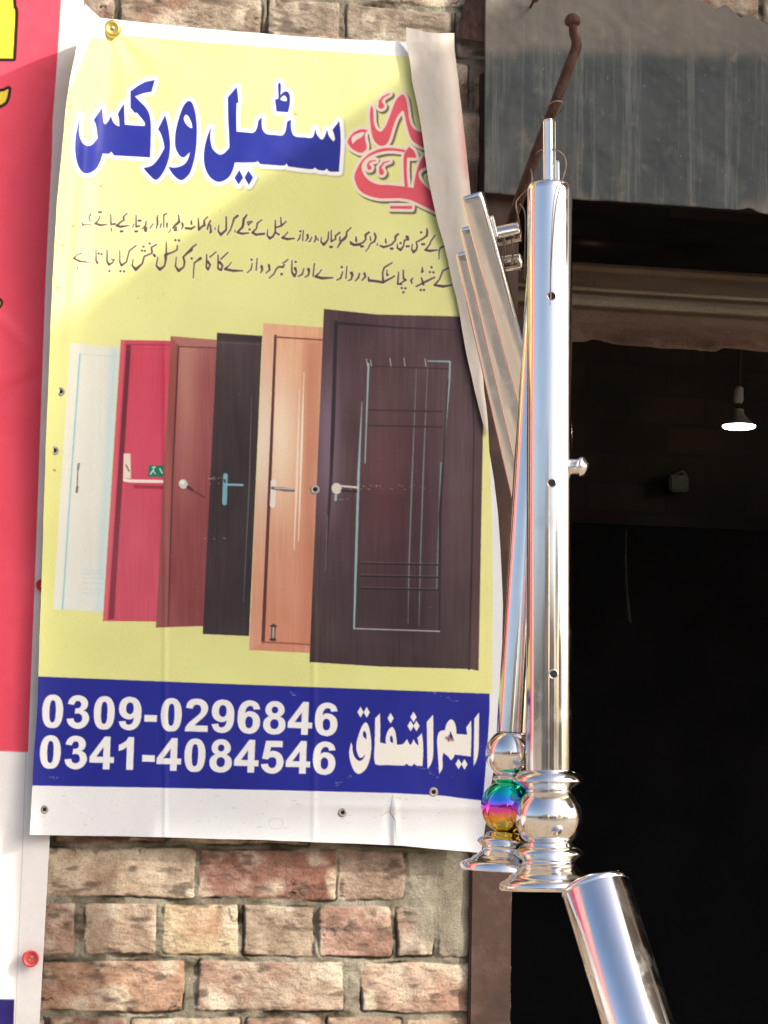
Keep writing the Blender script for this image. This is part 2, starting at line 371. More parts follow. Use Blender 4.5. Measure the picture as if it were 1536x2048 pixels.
cv.line([(157, 707), (236, 714)], 1.4, (190, 216, 214))
cv.line([(156, 930), (154, 982)], 2.6, (110, 115, 125)); cv.line([(157.5, 928), (156, 938)], 5, (120, 130, 135)); cv.line([(154.5, 974), (153.5, 984)], 5, (115, 105, 105))
for yy in (1140, 1147, 1156, 1166, 1178, 1186): cv.line([(165, yy), (207, yy+1)], 1.3, (165, 212, 218), alpha=0.75)

D2 = [(242, 680), (342, 681.6), (316, 1243), (206, 1242)]
cv.fill([D2], grad((196, 62, 88), (192, 70, 92), 690, 1240, 23, 9, (290, 860, 50, 120, (206, 72, 98))), lab=6)
cv.fill([[(242, 680), (250, 681), (214, 1241), (206, 1242)]], (206, 88, 104), soft=1.5)
cv.fill([[(253, 690), (262, 688), (228, 1238), (216, 1240)]], grad((100, 32, 46), (128, 38, 56), 700, 1240, 25, 6), soft=2)
cv.line([(250, 689), (340, 690)], 2, (150, 44, 62)); cv.line([(255, 698), (338, 698)], 1.5, (168, 55, 74))
cv.fill([[(247, 907), (261, 907), (262, 957), (246, 957)]], (226, 214, 196), soft=1.5); cv.line([(252, 930), (258, 942)], 3, (120, 110, 110))
cv.line([(249, 960), (260, 962), (327, 963)], 6.5, (234, 222, 212)); cv.line([(270, 973), (326, 975)], 6, (140, 34, 52), soft=4)
cv.fill([[(297, 931), (327, 931), (326, 954), (296, 953)]], (12, 112, 84)); cv.line([(301, 948), (308, 938)], 2.5, (214, 234, 224)); cv.line([(305, 935), (310, 934)], 2.6, (214, 234, 224)); cv.line([(311, 948), (307, 942)], 2, (200, 226, 214)); cv.line([(320, 938), (324, 946)], 3, (190, 222, 206))

D3 = [(341.7, 672.4), (434, 680), (407, 1252), (312, 1255)]
cv.fill([D3], grad((150, 84, 82), (128, 58, 62), 690, 1250, 27, 10, (372, 760, 26, 170, (180, 124, 114))), lab=7)
cv.fill([[(341.7, 672.4), (356, 690), (337, 1250), (312, 1255)]], grad((146, 78, 72), (138, 74, 74), 680, 1250, 28, 8), soft=1.5)
cv.fill([[(341.7, 672.4), (434, 680), (432, 694), (357, 690)]], (166, 104, 96), soft=1.5)
cv.line([(357, 692), (345, 960), (336, 1250)], 3, (84, 36, 40)); cv.line([(357, 693), (433, 696)], 2.5, (98, 48, 48))
cv.line([(366, 967), (367, 969)], 17, (198, 204, 196)); cv.line([(364, 964), (365, 965)], 8, (232, 234, 228)); cv.line([(376, 974), (384, 980)], 6, (70, 40, 42)); cv.line([(384, 980), (408, 994)], 3, (104, 44, 48), soft=3)

D4 = [(434.5, 666), (524, 672.4), (498, 1272), (405.5, 1268)]
cv.fill([D4], grad((60, 46, 48), (48, 40, 46), 680, 1270, 29, 9), lab=8)
cv.fill([[(434.5, 666), (524, 672.4), (523, 684), (434, 680)]], (44, 32, 36), soft=3); cv.line([(438, 685), (524, 689)], 1.2, (120, 112, 112), alpha=0.5)
cv.line([(503, 793), (499, 960), (487, 1202)], [1, 3, 1.5], (100, 122, 122), soft=1.5, alpha=0.7)
cv.line([(451, 951), (449, 1006)], 9.5, (118, 172, 188)); cv.line([(449, 969), (485, 970)], 4.5, (128, 178, 190)); cv.line([(449, 960), (450, 964)], 4, (60, 66, 80))
for _ in range(16): x = random.uniform(405, 450); y = random.choice([956, 968, 1077, 958]); cv.line([(x, y+random.uniform(-3, 3)), (x+random.uniform(1, 5), y)], 1.2, (204, 186, 180), alpha=0.7)

D5 = [(527, 646.4), (648, 655), (620, 1306), (498.6, 1300)]
cv.fill([D5], grad((222, 168, 130), (204, 140, 114), 660, 1300, 31, 9, (560, 875, 40, 150, (240, 220, 192))), lab=9)
cv.fill([[(527, 646.4), (549, 664), (524, 1286), (498.6, 1300)]], grad((218, 164, 132), (208, 150, 122), 660, 1300, 33, 8, (520, 880, 60, 170, (234, 218, 196))), soft=1.5)
cv.fill([[(610, 680), (645, 680), (622, 1290), (600, 1290)]], (182, 112, 86), soft=18, alpha=0.55)
cv.line([(551, 672), (541, 930), (526, 1283)], [5, 6, 7], (88, 44, 44)); cv.line([(551, 674), (646, 680)], 3, (120, 66, 54)); cv.line([(524, 1284), (620, 1289)], 3, (140, 84, 70))
cv.line([(608, 745), (603, 900), (597, 1082)], [1, 5, 1.5], (242, 228, 204)); cv.line([(599, 778), (594, 950), (588, 1101)], [1, 5, 1.5], (240, 222, 198))
cv.line([(547, 964), (545, 1010)], 11, (232, 228, 220)); cv.line([(545, 976), (570, 979), (587, 981)], [6, 8, 5], (112, 102, 98)); cv.line([(550, 976), (586, 978)], 3, (196, 186, 176))
cv.line([(547, 1252), (546, 1278)], 9, (86, 70, 62)); cv.line([(547, 1256), (546, 1274)], 4, (178, 168, 150)); cv.line([(542, 1252), (552, 1252)], 4, (70, 52, 50)); cv.line([(541, 1279), (551, 1280)], 4, (60, 44, 44))

D6 = [(648, 617.8), (753, 629), (918, 633), (986, 640), (972, 760), (966, 856), (957, 1341.7), (940, 1338), (760, 1333), (619, 1324)]
def d6(X, Y):
    c = grad((66, 46, 52), (50, 36, 42), 640, 1330, 35, 10)(X, Y)
    k = np.exp(-((X-770)/60)**2-((Y-960)/190)**2)[..., None]; c = c*(1-0.6*k)+np.array([92, 46, 52])*0.6*k
    k = np.exp(-((X-655)/28)**2-((Y-880)/150)**2)[..., None]; c = c*(1-k)+np.array([112, 92, 112])*k
    k = np.exp(-((X-905)/45)**2-((Y-1020)/170)**2)[..., None]; c = c*(1-0.5*k)+np.array([108, 84, 90])*0.5*k
    k = np.exp(-((X-950)/16)**2-((Y-1300)/320)**2)[..., None]; return c*(1-0.5*k)+np.array([92, 54, 54])*0.5*k
cv.fill([D6], d6, lab=10)
CY = (134, 172, 176)
cv.line([(672, 644), (666, 850), (662, 956), (655, 1060), (651, 1140)], [7, 8, 6, 5, 1], (24, 16, 22), soft=2); cv.line([(672, 646), (810, 656), (918, 660)], [6, 3, 1], (30, 20, 26), soft=2)
cv.line([(655, 1030), (651, 1140)], 1.6, (130, 116, 128), alpha=0.8)
cv.line([(737, 728), (730, 926)], [4, 2], CY); cv.line([(724, 804), (717, 950), (712, 1120), (708, 1257)], [1.5, 5, 5, 3.5], CY)
cv.line([(855, 722), (900, 723), (899, 760), (885, 926)], [2, 3.5, 3.5, 2.5], CY); cv.line([(882, 926), (873, 1180)], [3, 1.5], (112, 140, 144), soft=2); cv.line([(896, 760), (880, 1030), (879, 1262)], [2, 5, 3], (28, 20, 24), soft=2)
cv.line([(708, 1257), (800, 1260), (879, 1262.6)], 2.6, (150, 158, 158)); cv.line([(740, 732), (896, 738)], 2.4, (30, 20, 26), soft=2)
cv.line([(833, 736), (824, 960), (818, 1130), (816, 1246)], [1, 3, 2.6, 1], (118, 140, 144), soft=1.5, alpha=0.8); cv.line([(855, 736), (846, 960), (841, 1110), (838, 1250)], [1, 3, 2.6, 1], (118, 140, 144), soft=1.5, alpha=0.8)
for yy in (820, 851): cv.line([(738, yy), (884, yy+3)], 3, (34, 20, 26), soft=2)
for yy in (1127, 1152, 1177): cv.line([(722, yy), (876, yy+3)], 3, (26, 18, 22), soft=1.5); cv.line([(722, yy-3), (870, yy)], 1.2, (120, 104, 108), alpha=0.6)
for x in (733, 741, 780, 808, 850): cv.line([(x, 716+random.uniform(0, 5)), (x+2, 732)], 2, (190, 180, 172), alpha=0.8); 
cv.line([(940, 700), (948, 860), (944, 1100), (938, 1338)], [1, 3, 4, 4], (30, 20, 24), soft=2)
cv.line([(673, 976), (673.5, 978)], 20, (206, 206, 194)); cv.line([(682, 972), (716, 975)], 4, (206, 200, 186)); cv.line([(672, 990), (671, 1000)], 5, (150, 176, 176)); cv.line([(684, 981), (712, 983)], 5, (22, 16, 20), soft=2)
for _ in range(46):
    x = random.uniform(676, 850); y = random.choice([972, 977, 998]) + random.uniform(-2, 2)
    if y > 990 and x > 700: continue
    cv.line([(x, y), (x+random.uniform(1, 4), y+random.uniform(-1, 1))], 1.1, (196, 176, 168), alpha=0.6)

# --- headline (traced strokes), white keyline and grey print shadow
K = lambda pts: curve(tr(pts, 130, 130, 5.12)); T = lambda pts: curve(tr(pts, 400, 150, 5.12))
kas = K([(918,155,1),(885,272,1),(800,290),(715,322,1),(760,370),(820,430),(860,500),(878,610),(876,800),(870,945,1),(690,935),(505,925,1),(472,885,1),(455,905),(425,908),(385,905,1),(375,940),(350,1010),(310,1070),(230,1110),(170,1085),(125,1000),(105,880),(110,740),(130,630),(158,525,1),(145,620),(142,680),(155,750),(185,805),(235,828),(280,815),(335,750,1),(330,700),(318,620),(295,560,1),(330,510),(380,440,1),(385,520),(395,590),(412,606),(440,580),(470,525,1),(490,580),(520,615),(557,630,1),(555,560),(542,500,1),(570,450),(605,400,1),(607,520),(612,612,1),(700,620),(820,625,1),(812,580),(735,485,1),(715,490,1),(672,435,1),(672,270,1),(740,220),(820,175)])
reh = K([(1025,515,1),(1045,590),(1065,700),(1075,830),(1060,960),(1010,1090),(935,1175),(860,1120),(805,1055,1),(870,1040),(920,1005),(970,940),(1020,850,1),(1010,790),(985,710),(955,655,1),(990,585)])
waw = K([(1275,370),(1305,400),(1335,500),(1348,640),(1345,800),(1325,950),(1285,1090),(1240,1150),(1195,1178),(1150,1160),(1100,1110),(1060,1045,1),(1120,1052),(1180,1040),(1230,1010),(1262,960),(1283,885,1),(1250,920),(1212,945),(1170,920),(1135,850),(1128,780),(1135,680),(1160,570),(1200,450),(1240,385)])
wawh = K([(1235,510),(1265,525),(1295,590),(1305,645,1),(1275,640),(1235,600),(1215,550)])
stl = T([(375,125,1),(385,200),(392,280,1),(372,290,1),(370,430),(372,580,1),(460,588),(540,592),(572,568),(590,520),(600,470),(632,435,1),(630,500),(640,560),(680,605),(760,615),(840,620),(870,590),(885,540),(895,480),(932,460,1),(930,530),(945,600),(980,632),(1060,640),(1140,645),(1165,620),(1180,555,1),(1195,610),(1240,662),(1275,640),(1300,565,1),(1320,630),(1365,685,1),(1385,650),(1360,560,1),(1390,520),(1425,475,1),(1437,600),(1437,750),(1420,990,1),(1330,985),(1300,955,1),(1270,975),(1215,970),(1175,945,1),(1150,962),(1060,955),(905,935,1),(885,900,1),(860,925),(740,920),(620,912,1),(585,875,1),(560,893),(355,895,1),(335,970),(290,1050),(200,1093),(120,1060),(65,980),(42,880),(45,770),(70,650),(112,540,1),(105,600),(105,670),(130,760),(195,815),(250,800),(302,745,1),(298,600),(290,450),(286,230,1)])
dots = [T([(403,975,1),(440,1052,1),(395,1120,1),(355,1052,1)]), T([(495,980,1),(542,1050,1),(500,1125,1),(458,1050,1)])]
tah = T([(800,95,1),(820,75,1),(827,120),(822,215,1),(850,180),(890,170),(918,210),(918,300),(900,380,1),(785,372,1),(770,255,1),(805,240,1)])
tahh = T([(820,245),(860,208),(888,235),(885,268),(840,262)])
words = [[kas], [reh], [waw, wawh], [stl], [dots[0]], [dots[1]], [tah, tahh]]
for wd in words: cv.fill([wd[0]], (168, 166, 128), grow=9, soft=4, alpha=0.8, off=(1.8, 2.4))
for wd in words: cv.fill([wd[0]], (206, 224, 224), grow=8.8, lab=1)
for wd in words: cv.fill([wd[0]], (236, 238, 232), grow=7.2, soft=2)
HB = lambda X, Y: np.array([22, 36, 140])+(fbm(X, Y, 60, 41)*9)[..., None]
for wd in words: cv.fill(wd, HB, grow=0.3)
cv.fill([wawh], (236, 238, 232), grow=-0.5); cv.fill([tahh], (214, 226, 230), grow=-0.5)
cv.fill([K([(640, 470, 1), (690, 500), (740, 560), (690, 590), (650, 590, 1)])], YELLOW, grow=-2, soft=2)

# --- pink lettering at the curled side
C = lambda pts: curve(tr(pts, 680, 170, 6.98))
pk = [C([(437,290,1),(420,400),(425,520),(445,680),(490,790),(560,845),(640,830),(690,750),(730,620),(770,500),(820,410),(880,360),(905,420),(925,520),(955,640),(990,740),(1050,810),(1150,865,1),(1300,900,1),(1260,700,1),(1118,655,1),(1050,630),(990,560),(960,450),(945,330),(920,200),(880,135),(840,150),(780,220),(735,330),(690,450),(640,570),(590,640),(550,650),(500,610),(470,520),(465,400),(455,320)]),
      C([(385,630,1),(300,620),(200,660),(130,740),(110,800),(150,870),(210,915),(290,945),(350,915),(370,860),(350,760),(345,680,1)]),
      C([(905,905,1),(700,880),(560,895),(430,950),(320,1040),(250,1150),(205,1270),(230,1390),(300,1490),(420,1550),(560,1580),(700,1580),(850,1580),(1000,1610),(1150,1680),(1335,1770,1),(1420,1700,1),(1330,1500,1),(1250,1465,1),(1170,1390),(1110,1310),(1095,1235),(1130,1180),(1195,1145,1),(1230,1060,1),(1170,990,1),(1120,1070),(1085,1160),(1060,1250),(1040,1350),(1030,1440,1),(900,1420),(700,1400),(530,1390),(400,1330),(320,1230),(300,1130),(340,1050),(420,990),(540,940),(700,915),(905,935,1)]),
      C([(965,865,1),(1030,920),(1060,1000),(1040,1015),(935,1012,1),(930,1200),(945,1420,1),(905,1420,1),(890,1200),(890,1020),(915,930)]),
      C([(705,1690,1),(1005,1690,1),(1000,1730,1),(705,1725,1)])]
pkhole = C([(160,745),(210,692),(300,660),(340,668),(310,720),(230,770),(175,825,1)])
pks = [[(690,122,12),(600,170,24),(560,230,34),(575,290,80)], [(495,1055,10),(420,1065,18),(388,1115,24),(410,1155,56)], [(690,1060,10),(610,1085,20),(562,1150,28),(580,1220,66)]]
pks = [[(x/6.98+680, y/6.98+170, r/6.98/2) for x, y, r in s_] for s_ in pks]
def pink(grow, col, off=(0, 0), soft=1.0, lab=None, alpha=1.0):
    for q in pk: cv.fill([q], col, grow=grow, off=off, soft=soft, lab=lab, alpha=alpha)
    for s_ in pks:
        sl_, d = cv.sdf_stroke([(x+off[0], y+off[1], r) for x, y, r in s_], grow+12); cv.paint(sl_, d, col, grow, soft, alpha, lab)
pink(6.4, (92, 82, 64), off=(3.6, 4.2), soft=2.4, alpha=0.9); pink(6.2, (222, 213, 200), lab=2)
pink(0.9, (240, 170, 160), soft=1.4); pink(0, lambda X, Y: np.array([212, 82, 96])+(fbm(X, Y, 50, 43)*8)[..., None])
cv.fill([pkhole], (226, 214, 200), soft=1.2)

# --- two small lines of script
def script(lines, ox, oy, lab):
    for s_ in lines:
        p = [(x/7.68+ox, y/7.68+oy, max(w_, 11)*1.18/7.68/2) for x, y, w_ in s_]
        if len(p) == 1: p = p*2
        sl_, d = cv.sdf_stroke(p, 8)
        cv.paint(sl_, d, (232, 228, 196), 2.0, 2.0, 0.7); jobs.append((p, lab))
jobs = []
dt = lambda *q: [[(x, y, 30)] for x, y in q]
script([[(1360,405,22),(1310,430,20),(1290,480,15),(1290,600,10)],[(1230,235,16),(1190,290,18),(1160,330,16),(1150,370,18),(1100,440,22),(1080,460,28),(1150,475,32),(1265,460,16)],
 [(1105,130,16),(1110,180,26),(1105,240,28),(1040,290,22),(940,340,18),(955,400,20),(945,450,24),(900,495,32),(870,450,18),(880,370,12)],
 [(800,260,42),(820,300,24),(760,310,20),(745,400,18),(700,460,32),(650,430,20),(650,370,12)],[(665,215,24),(620,255,28),(620,310,20),(570,370,22),(520,395,22),(440,415,30),(385,395,20)],[(470,290,14),(475,350,22)],
 [(345,360,14),(340,390,12)],[(300,205,22),(320,260,26),(300,330,24),(240,360,18),(200,440,14),(165,480,12)],[(235,250,12),(240,310,18)],[(215,190,24),(160,230,28),(165,300,20),(120,350,22),(60,370,22),(0,380,26),(-70,370,18)],[(15,270,14),(20,330,22)]]
 + dt((1015,190),(1060,372),(1030,372),(700,355),(795,405),(822,402),(550,440),(575,440),(95,405),(120,405)), 710, 440, 3)
script([[(1400,195,14),(1330,260,20),(1330,320,24),(1300,360,36),(1250,400,28),(1190,500,16)],[(1230,340,18),(1225,390,18)],[(1225,270,22),(1160,320,20),(1160,370,18),(1100,405,22)],[(1095,235,14),(1095,410,18)],[(1055,260,14),(1045,370,20),(1030,400,22),(980,455,34),(935,410,18),(945,340,10)],
 [(890,370,14),(890,395,12)],[(850,320,18),(865,360,24),(830,415,14)],[(795,340,14),(770,400,18),(745,410,12)],[(730,305,28),(735,350,24),(700,400,12)],[(665,235,14),(655,395,16)],[(620,300,16),(600,370,18),(575,395,12)],[(425,265,16),(390,310,14),(340,350,26),(420,370,32),(530,360,16)],
 [(405,95,14),(370,130,20),(330,165,24),(270,185,20),(238,190,24)],[(320,35,14),(325,150,20)],[(235,80,14),(235,260,22),(200,330,26),(150,360,32),(110,310,18),(120,220,10)],[(240,270,22),(290,300,24)],[(65,295,16),(0,295,26)],[(1535,455,26),(1440,460,32),(1385,410,18)],[(1475,335,14),(1475,390,24)]]
 + dt((620,250),(1080,490),(1105,490)), 520, 430, 3)
script([[(1490,225,14),(1420,280,20),(1405,360,18),(1340,425,26),(1400,455,32),(1530,435,16)],[(1260,150,18),(1210,215,30),(1200,300,34),(1190,340,30),(1110,420,24),(1180,440,30),(1290,430,14)],[(1340,255,18),(1270,260,16),(1280,310,16),(1320,270,16)],[(1075,390,14),(1075,415,12)],
 [(1115,165,30),(1060,210,26),(1040,280,20),(1010,370,18),(955,460,14)],[(940,180,16),(940,380,24),(860,455,34),(815,400,18),(830,310,10)],[(770,350,14),(765,380,12)],[(700,240,18),(670,300,24),(650,370,18)],[(700,310,18),(702,370,20)],
 [(655,180,14),(600,240,18),(605,310,32),(570,330,24),(520,380,26),(510,200,12)],[(460,330,16),(400,365,30),(320,355,30)],[(405,240,16),(405,290,26)],[(265,280,26),(275,320,24),(255,370,12)],[(205,155,16),(215,210,18),(215,260,36),(160,310,30),(120,350,20),(180,350,20)],[(90,380,14),(55,425,12)],[(30,285,26),(30,350,14)]]
 + dt((1300,375),(705,395),(700,420),(150,385),(172,385)), 330, 410, 3)
script([[(1440,170,16),(1440,340,16)],[(1485,130,18),(1440,155,22)],[(1400,290,18),(1385,350,16)],[(1345,160,14),(1340,210,22),(1345,290,24),(1325,360,14)],[(1275,290,14),(1230,355,16)],[(1170,250,16),(1160,320,20),(1110,365,14)],[(1150,350,24),(1180,350,20)],
 [(1015,160,14),(1015,330,20)],[(1070,320,20),(1015,335,24)],[(985,290,12),(960,345,14)],[(880,125,14),(820,185,22),(830,230,20),(780,260,22),(715,320,26),(780,335,32),(905,315,14)],[(625,140,12),(630,300,20),(690,290,28)],[(635,360,18),(635,400,14)],[(460,165,14),(440,230,16),(385,285,24),(470,310,30),(575,300,12)],
 [(320,140,22),(290,190,16),(310,250,14)],[(325,310,14),(260,295,12),(195,310,22),(180,250,10)]]
 + dt((1170,380),(1150,378),(1163,402),(1055,240),(1085,240),(1005,405),(1030,405),(780,405),(805,405),(445,110),(475,110)), 140, 410, 3)
script([[(1440,735,14),(1350,780,20),(1320,850,18),(1300,910,18),(1220,1000,26),(1350,1020,36),(1490,1000,14)],[(1225,880,16),(1180,900,22),(1100,940,26),(1060,960,24),(940,1020,18)],[(1020,890,18),(1050,990,28)],[(1035,730,14),(1030,800,26),(1050,780,14)],[(890,890,12),(860,930,22),(875,975,14)],
 [(670,800,14),(655,985,22),(720,990,14)],[(740,770,16),(745,900,22),(780,920,26),(735,950,16),(680,985,20)],[(605,860,18),(570,885,22),(500,920,24),(430,960,28),(330,940,32),(215,930,32),(205,880,16)],[(570,655,16),(450,730,22),(425,800,18),(430,940,28)],[(490,770,12),(490,850,20),(515,840,14)],
 [(145,820,28),(160,870,24),(105,930,14)],[(70,820,16),(50,890,22),(5,935,14)]]
 + dt((1175,725),(1150,800),(1205,805),(1010,1075),(1060,1075),(720,1045),(775,1050),(745,1110)), 710, 440, 4)
script([[(1405,890,40),(1420,920,28),(1400,990,20),(1350,1010,12)],[(1335,790,14),(1320,975,16)],[(1270,870,14),(1240,970,20),(1180,1000,14)],[(945,840,14),(910,890,14),(850,945,28),(950,970,36),(1120,965,16)],[(835,745,14),(815,940,16)],[(745,835,40),(755,870,26),(740,930,18),(690,955,12)],[(675,820,14),(650,910,20),(585,945,14)],
 [(490,700,14),(490,880,24),(530,940,30),(560,880,18),(540,820,36)],[(375,760,18),(350,800,28),(290,795,22),(250,830,20),(210,910,18),(140,970,14)],[(430,680,14),(395,715,18),(345,740,14)],[(135,770,30),(150,840,22),(90,895,12)],[(25,790,36),(35,850,22),(5,890,12)]]
 + dt((1255,800),(548,720),(330,910),(334,906)), 520, 430, 4)
script([[(1415,820,14),(1400,1000,16)],[(1340,900,14),(1320,990,18),(1265,1040,12)],[(1020,880,12),(980,930,14),(920,985,28),(1050,1010,32),(1190,1010,16)],[(815,770,14),(815,980,22),(860,1000,28),(885,930,20),(840,880,36)],[(965,730,16),(860,830,18)],[(640,760,14),(635,960,22),(660,990,28),(695,920,20),(655,870,36)],[(785,720,14),(690,800,18)],
 [(545,820,36),(490,860,22),(450,890,18),(440,1000,14),(435,1120,10)],[(480,605,16),(420,650,22),(400,690,42),(340,740,28),(280,800,22),(300,870,26),(290,950,20),(210,1010,36),(160,940,18),(175,800,10)],[(190,620,14),(185,690,18),(110,730,18),(20,760,28)],[(20,570,12),(20,760,22)]]
 + dt((1330,840),(410,820),(160,540),(215,545)), 330, 410, 4)
script([[(1470,770,40),(1470,850,24),(1450,940,20),(1380,990,36),(1325,930,18),(1350,800,10)],[(1330,605,16),(1250,650,20),(1260,720,26)],[(1260,740,16),(1140,790,20),(1110,900,20),(1010,990,38),(955,930,18),(970,830,10)],[(765,700,12),(765,870,18),(790,930,28),(870,870,20),(895,760,18),(915,700,20),(1015,625,18)],
 [(570,690,14),(570,870,22),(600,915,32),(650,890,20),(680,840,16),(630,830,14)],[(400,690,12),(400,850,20),(420,895,24),(430,870,12)],[(180,740,16),(110,760,10),(60,820,24),(150,865,28),(300,880,12)],[(120,930,10),(120,990,14)]]
 + dt((1225,590),(1290,765),(1303,785),(1130,640),(1105,700),(1150,705),(775,1015),(830,1020),(605,1015),(440,745),(485,755)), 140, 410, 4)
for p_, lab in jobs:
    sl_, d = cv.sdf_stroke(p_, 6); cv.paint(sl_, d, (76, 54, 50), 0.15, 1.2, 0.94, lab)

# --- phone numbers
DG = {
 '0': [[(275,720),(380,690),(450,600),(485,480),(494,353),(482,210),(447,90),(375,5),(275,-14),(175,5),(103,90),(68,210),(56,353),(65,480),(100,600),(170,690)], [(275,606),(320,580),(342,500),(350,353),(342,205),(320,125),(275,100),(230,125),(208,205),(200,353),(208,500),(230,580)]],
 '1': [[(393,0,1),(256,0,1),(256,517,1),(180,455),(79,417,1),(79,542,1),(150,575),(235,640),(282,719,1),(393,719,1)]],
 '2': [[(509,127,1),(509,0,1),(26,0,1),(45,90),(110,185),(230,295),(320,380),(358,440),(363,500),(345,560),(305,595),(262,602),(215,590),(185,560),(170,510,1),(38,523,1),(60,620),(120,690),(200,719),(275,722),(370,705),(450,650),(495,570),(500,500),(480,420),(420,330),(320,235),(255,170),(218,127,1)]],
 '3': [[(36,190,1),(168,206,1),(185,150),(220,118),(268,108),(320,122),(358,165),(366,220),(350,280),(310,318),(262,328),(200,318,1),(215,430,1),(265,432),(310,455),(332,500),(330,550),(305,592),(255,608),(210,592),(180,550),(168,515,1),(46,535,1),(70,610),(110,665),(170,705),(260,720),(350,705),(430,650),(468,575),(465,500),(430,430),(365,388,1),(430,365),(480,310),(505,225),(490,140),(430,50),(350,0),(265,-14),(170,5),(90,60),(50,125)]],
 '4': [[(309,0,1),(309,144,1),(16,144,1),(16,264,1),(327,719,1),(442,719,1),(442,265,1),(531,265,1),(531,144,1),(442,144,1),(442,0,1)], [(309,265,1),(309,510,1),(144,265,1)]],
 '5': [[(44,183,1),(181,197,1),(195,150),(230,112),(275,100),(325,115),(360,160),(372,235),(360,305),(320,345),(270,355),(220,342),(172,300,1),(61,316,1),(131,707,1),(480,707,1),(480,580,1),(232,580,1),(212,463,1),(255,478),(300,484),(390,460),(470,390),(512,280),(515,235),(490,130),(440,55),(360,0),(275,-14),(170,8),(90,70),(55,130)]],
 '6': [[(510,543,1),(378,528,1),(368,570),(345,598),(305,608),(250,590),(205,530),(188,420,1),(240,465),(310,478),(410,450),(490,370),(518,245),(495,120),(430,30),(340,-10),(280,-14),(170,15),(90,100),(48,230),(42,350),(55,500),(110,630),(200,700),(300,720),(400,695),(470,640)], [(200,245),(212,320),(250,365),(285,372),(330,355),(365,310),(375,235),(362,155),(325,110),(282,100),(240,115),(210,165)]],
 '8': [[(170,385,1),(110,350),(60,290),(42,205),(60,110),(130,25),(220,-10),(277,-14),(370,0),(450,50),(500,120),(512,200),(495,290),(450,345),(385,385,1),(440,425),(475,480),(480,540),(455,620),(380,695),(277,720),(175,695),(105,625),(78,540),(85,475),(120,420)], [(277,610),(325,595),(350,555),(350,505),(325,460),(277,445),(230,460),(205,505),(205,555),(230,595)], [(277,328),(335,310),(370,260),(375,205),(360,145),(320,105),(277,95),(230,108),(195,150),(182,210),(190,265),(225,312)]],
 '-': [[(37,190,1),(296,190,1),(296,327,1),(37,327,1)]]}
DG['9'] = [[(556-p_[0], 706-p_[1], *p_[2:]) for p_ in c_] for c_ in DG['6']]
def number(txt, x0, y0, x1, y1, hgt, lab):
    """x0,y0: baseline of the left end, x1,y1: of the right end"""
    tot = sum(333 if ch == '-' else 556 for ch in txt); L = math.hypot(x1-x0, y1-y0)
    ux, uy = (x1-x0)/L, (y1-y0)/L; s_ = L/tot; v = hgt/719.0; pen = 0
    for ch in txt:
        polys = []
        for c_ in DG[ch]:
            g = curve(c_, 5); gx = (g[:, 0]+pen)*s_; gy = g[:, 1]*v
            polys.append(np.stack([x0+ux*gx+uy*0.35*gy-0.0*gy-0.028*gy*-1*0, y0+uy*gx-gy], 1) + np.stack([0.030*gy, 0*gy], 1))
        cv.fill(polys, (230, 233, 233), grow=0.7, lab=lab); pen += 333 if ch == '-' else 556
number('0309-0296846', 78.5, 1453.5, 677, 1471, 64.5, 11)
number('0341-4084546', 74.0, 1535.0, 673, 1548.5, 64.5, 12)
# --- name in white
Dn = lambda pts: curve(tr(pts, 690, 1400, 5.486))
dia = lambda x, y, a=35, b=60: Dn([(x, y-b, 1), (x+a, y, 1), (x, y+b, 1), (x-a, y, 1)])
name = [[Dn([(230,245),(265,300),(285,420),(290,520),(275,640),(240,740),(190,795),(140,810),(95,770),(60,680),(45,580),(65,465,1),(80,500),(85,560),(110,630),(155,668),(195,650),(225,600,1),(180,635),(150,620),(125,540),(130,450),(160,350),(190,280)]), Dn([(210,340),(232,370),(235,430,1),(205,405),(197,365)])],
 [Dn([(385,145,1),(388,300),(385,465,1),(450,480,1),(445,420),(470,340),(515,295),(550,340),(565,420),(570,490,1),(630,485),(665,450),(680,425,1),(700,470),(720,490),(740,460),(752,430,1),(775,470),(805,500,1),(800,440),(790,420,1),(845,360,1),(857,480),(858,600),(850,725,1),(790,720),(755,700,1),(735,722),(700,718),(675,698,1),(640,720),(480,715),(350,712),(325,680),(318,600),(325,480),(330,200,1)]), Dn([(505,390),(525,420),(525,475,1),(500,455),(495,415)])],
 [Dn([(968,158,1),(970,400),(968,600),(945,700),(905,760,1),(900,500),(897,240,1)])],
 [Dn([(1160,213),(1200,240),(1220,310),(1225,370,1),(1340,380,1),(1330,300,1),(1385,222,1),(1388,400),(1380,620,1),(1205,600,1),(1185,640),(1160,658),(1130,620),(1080,580,1),(1070,640),(1070,745),(1032,815,1),(1025,700),(1010,480),(1015,400),(1040,345),(1095,330,1),(1115,260)]), Dn([(1155,345),(1180,400),(1190,430,1),(1150,410)])],
 [Dn([(1472,135,1),(1470,400),(1465,560),(1445,660),(1410,730,1),(1415,400),(1418,205,1)])]]
name += [[dia(*q)] for q in ((170,133),(238,135),(500,200),(752,187),(720,285),(784,285),(1246,702),(1311,705))]
for g in name: cv.fill(g, (232, 232, 226), lab=13)
cv.line([(893, 1476), (905, 1480)], 5, (150, 108, 92), soft=4); cv.line([(898, 1472), (897, 1482)], 3, (120, 80, 70), soft=3)
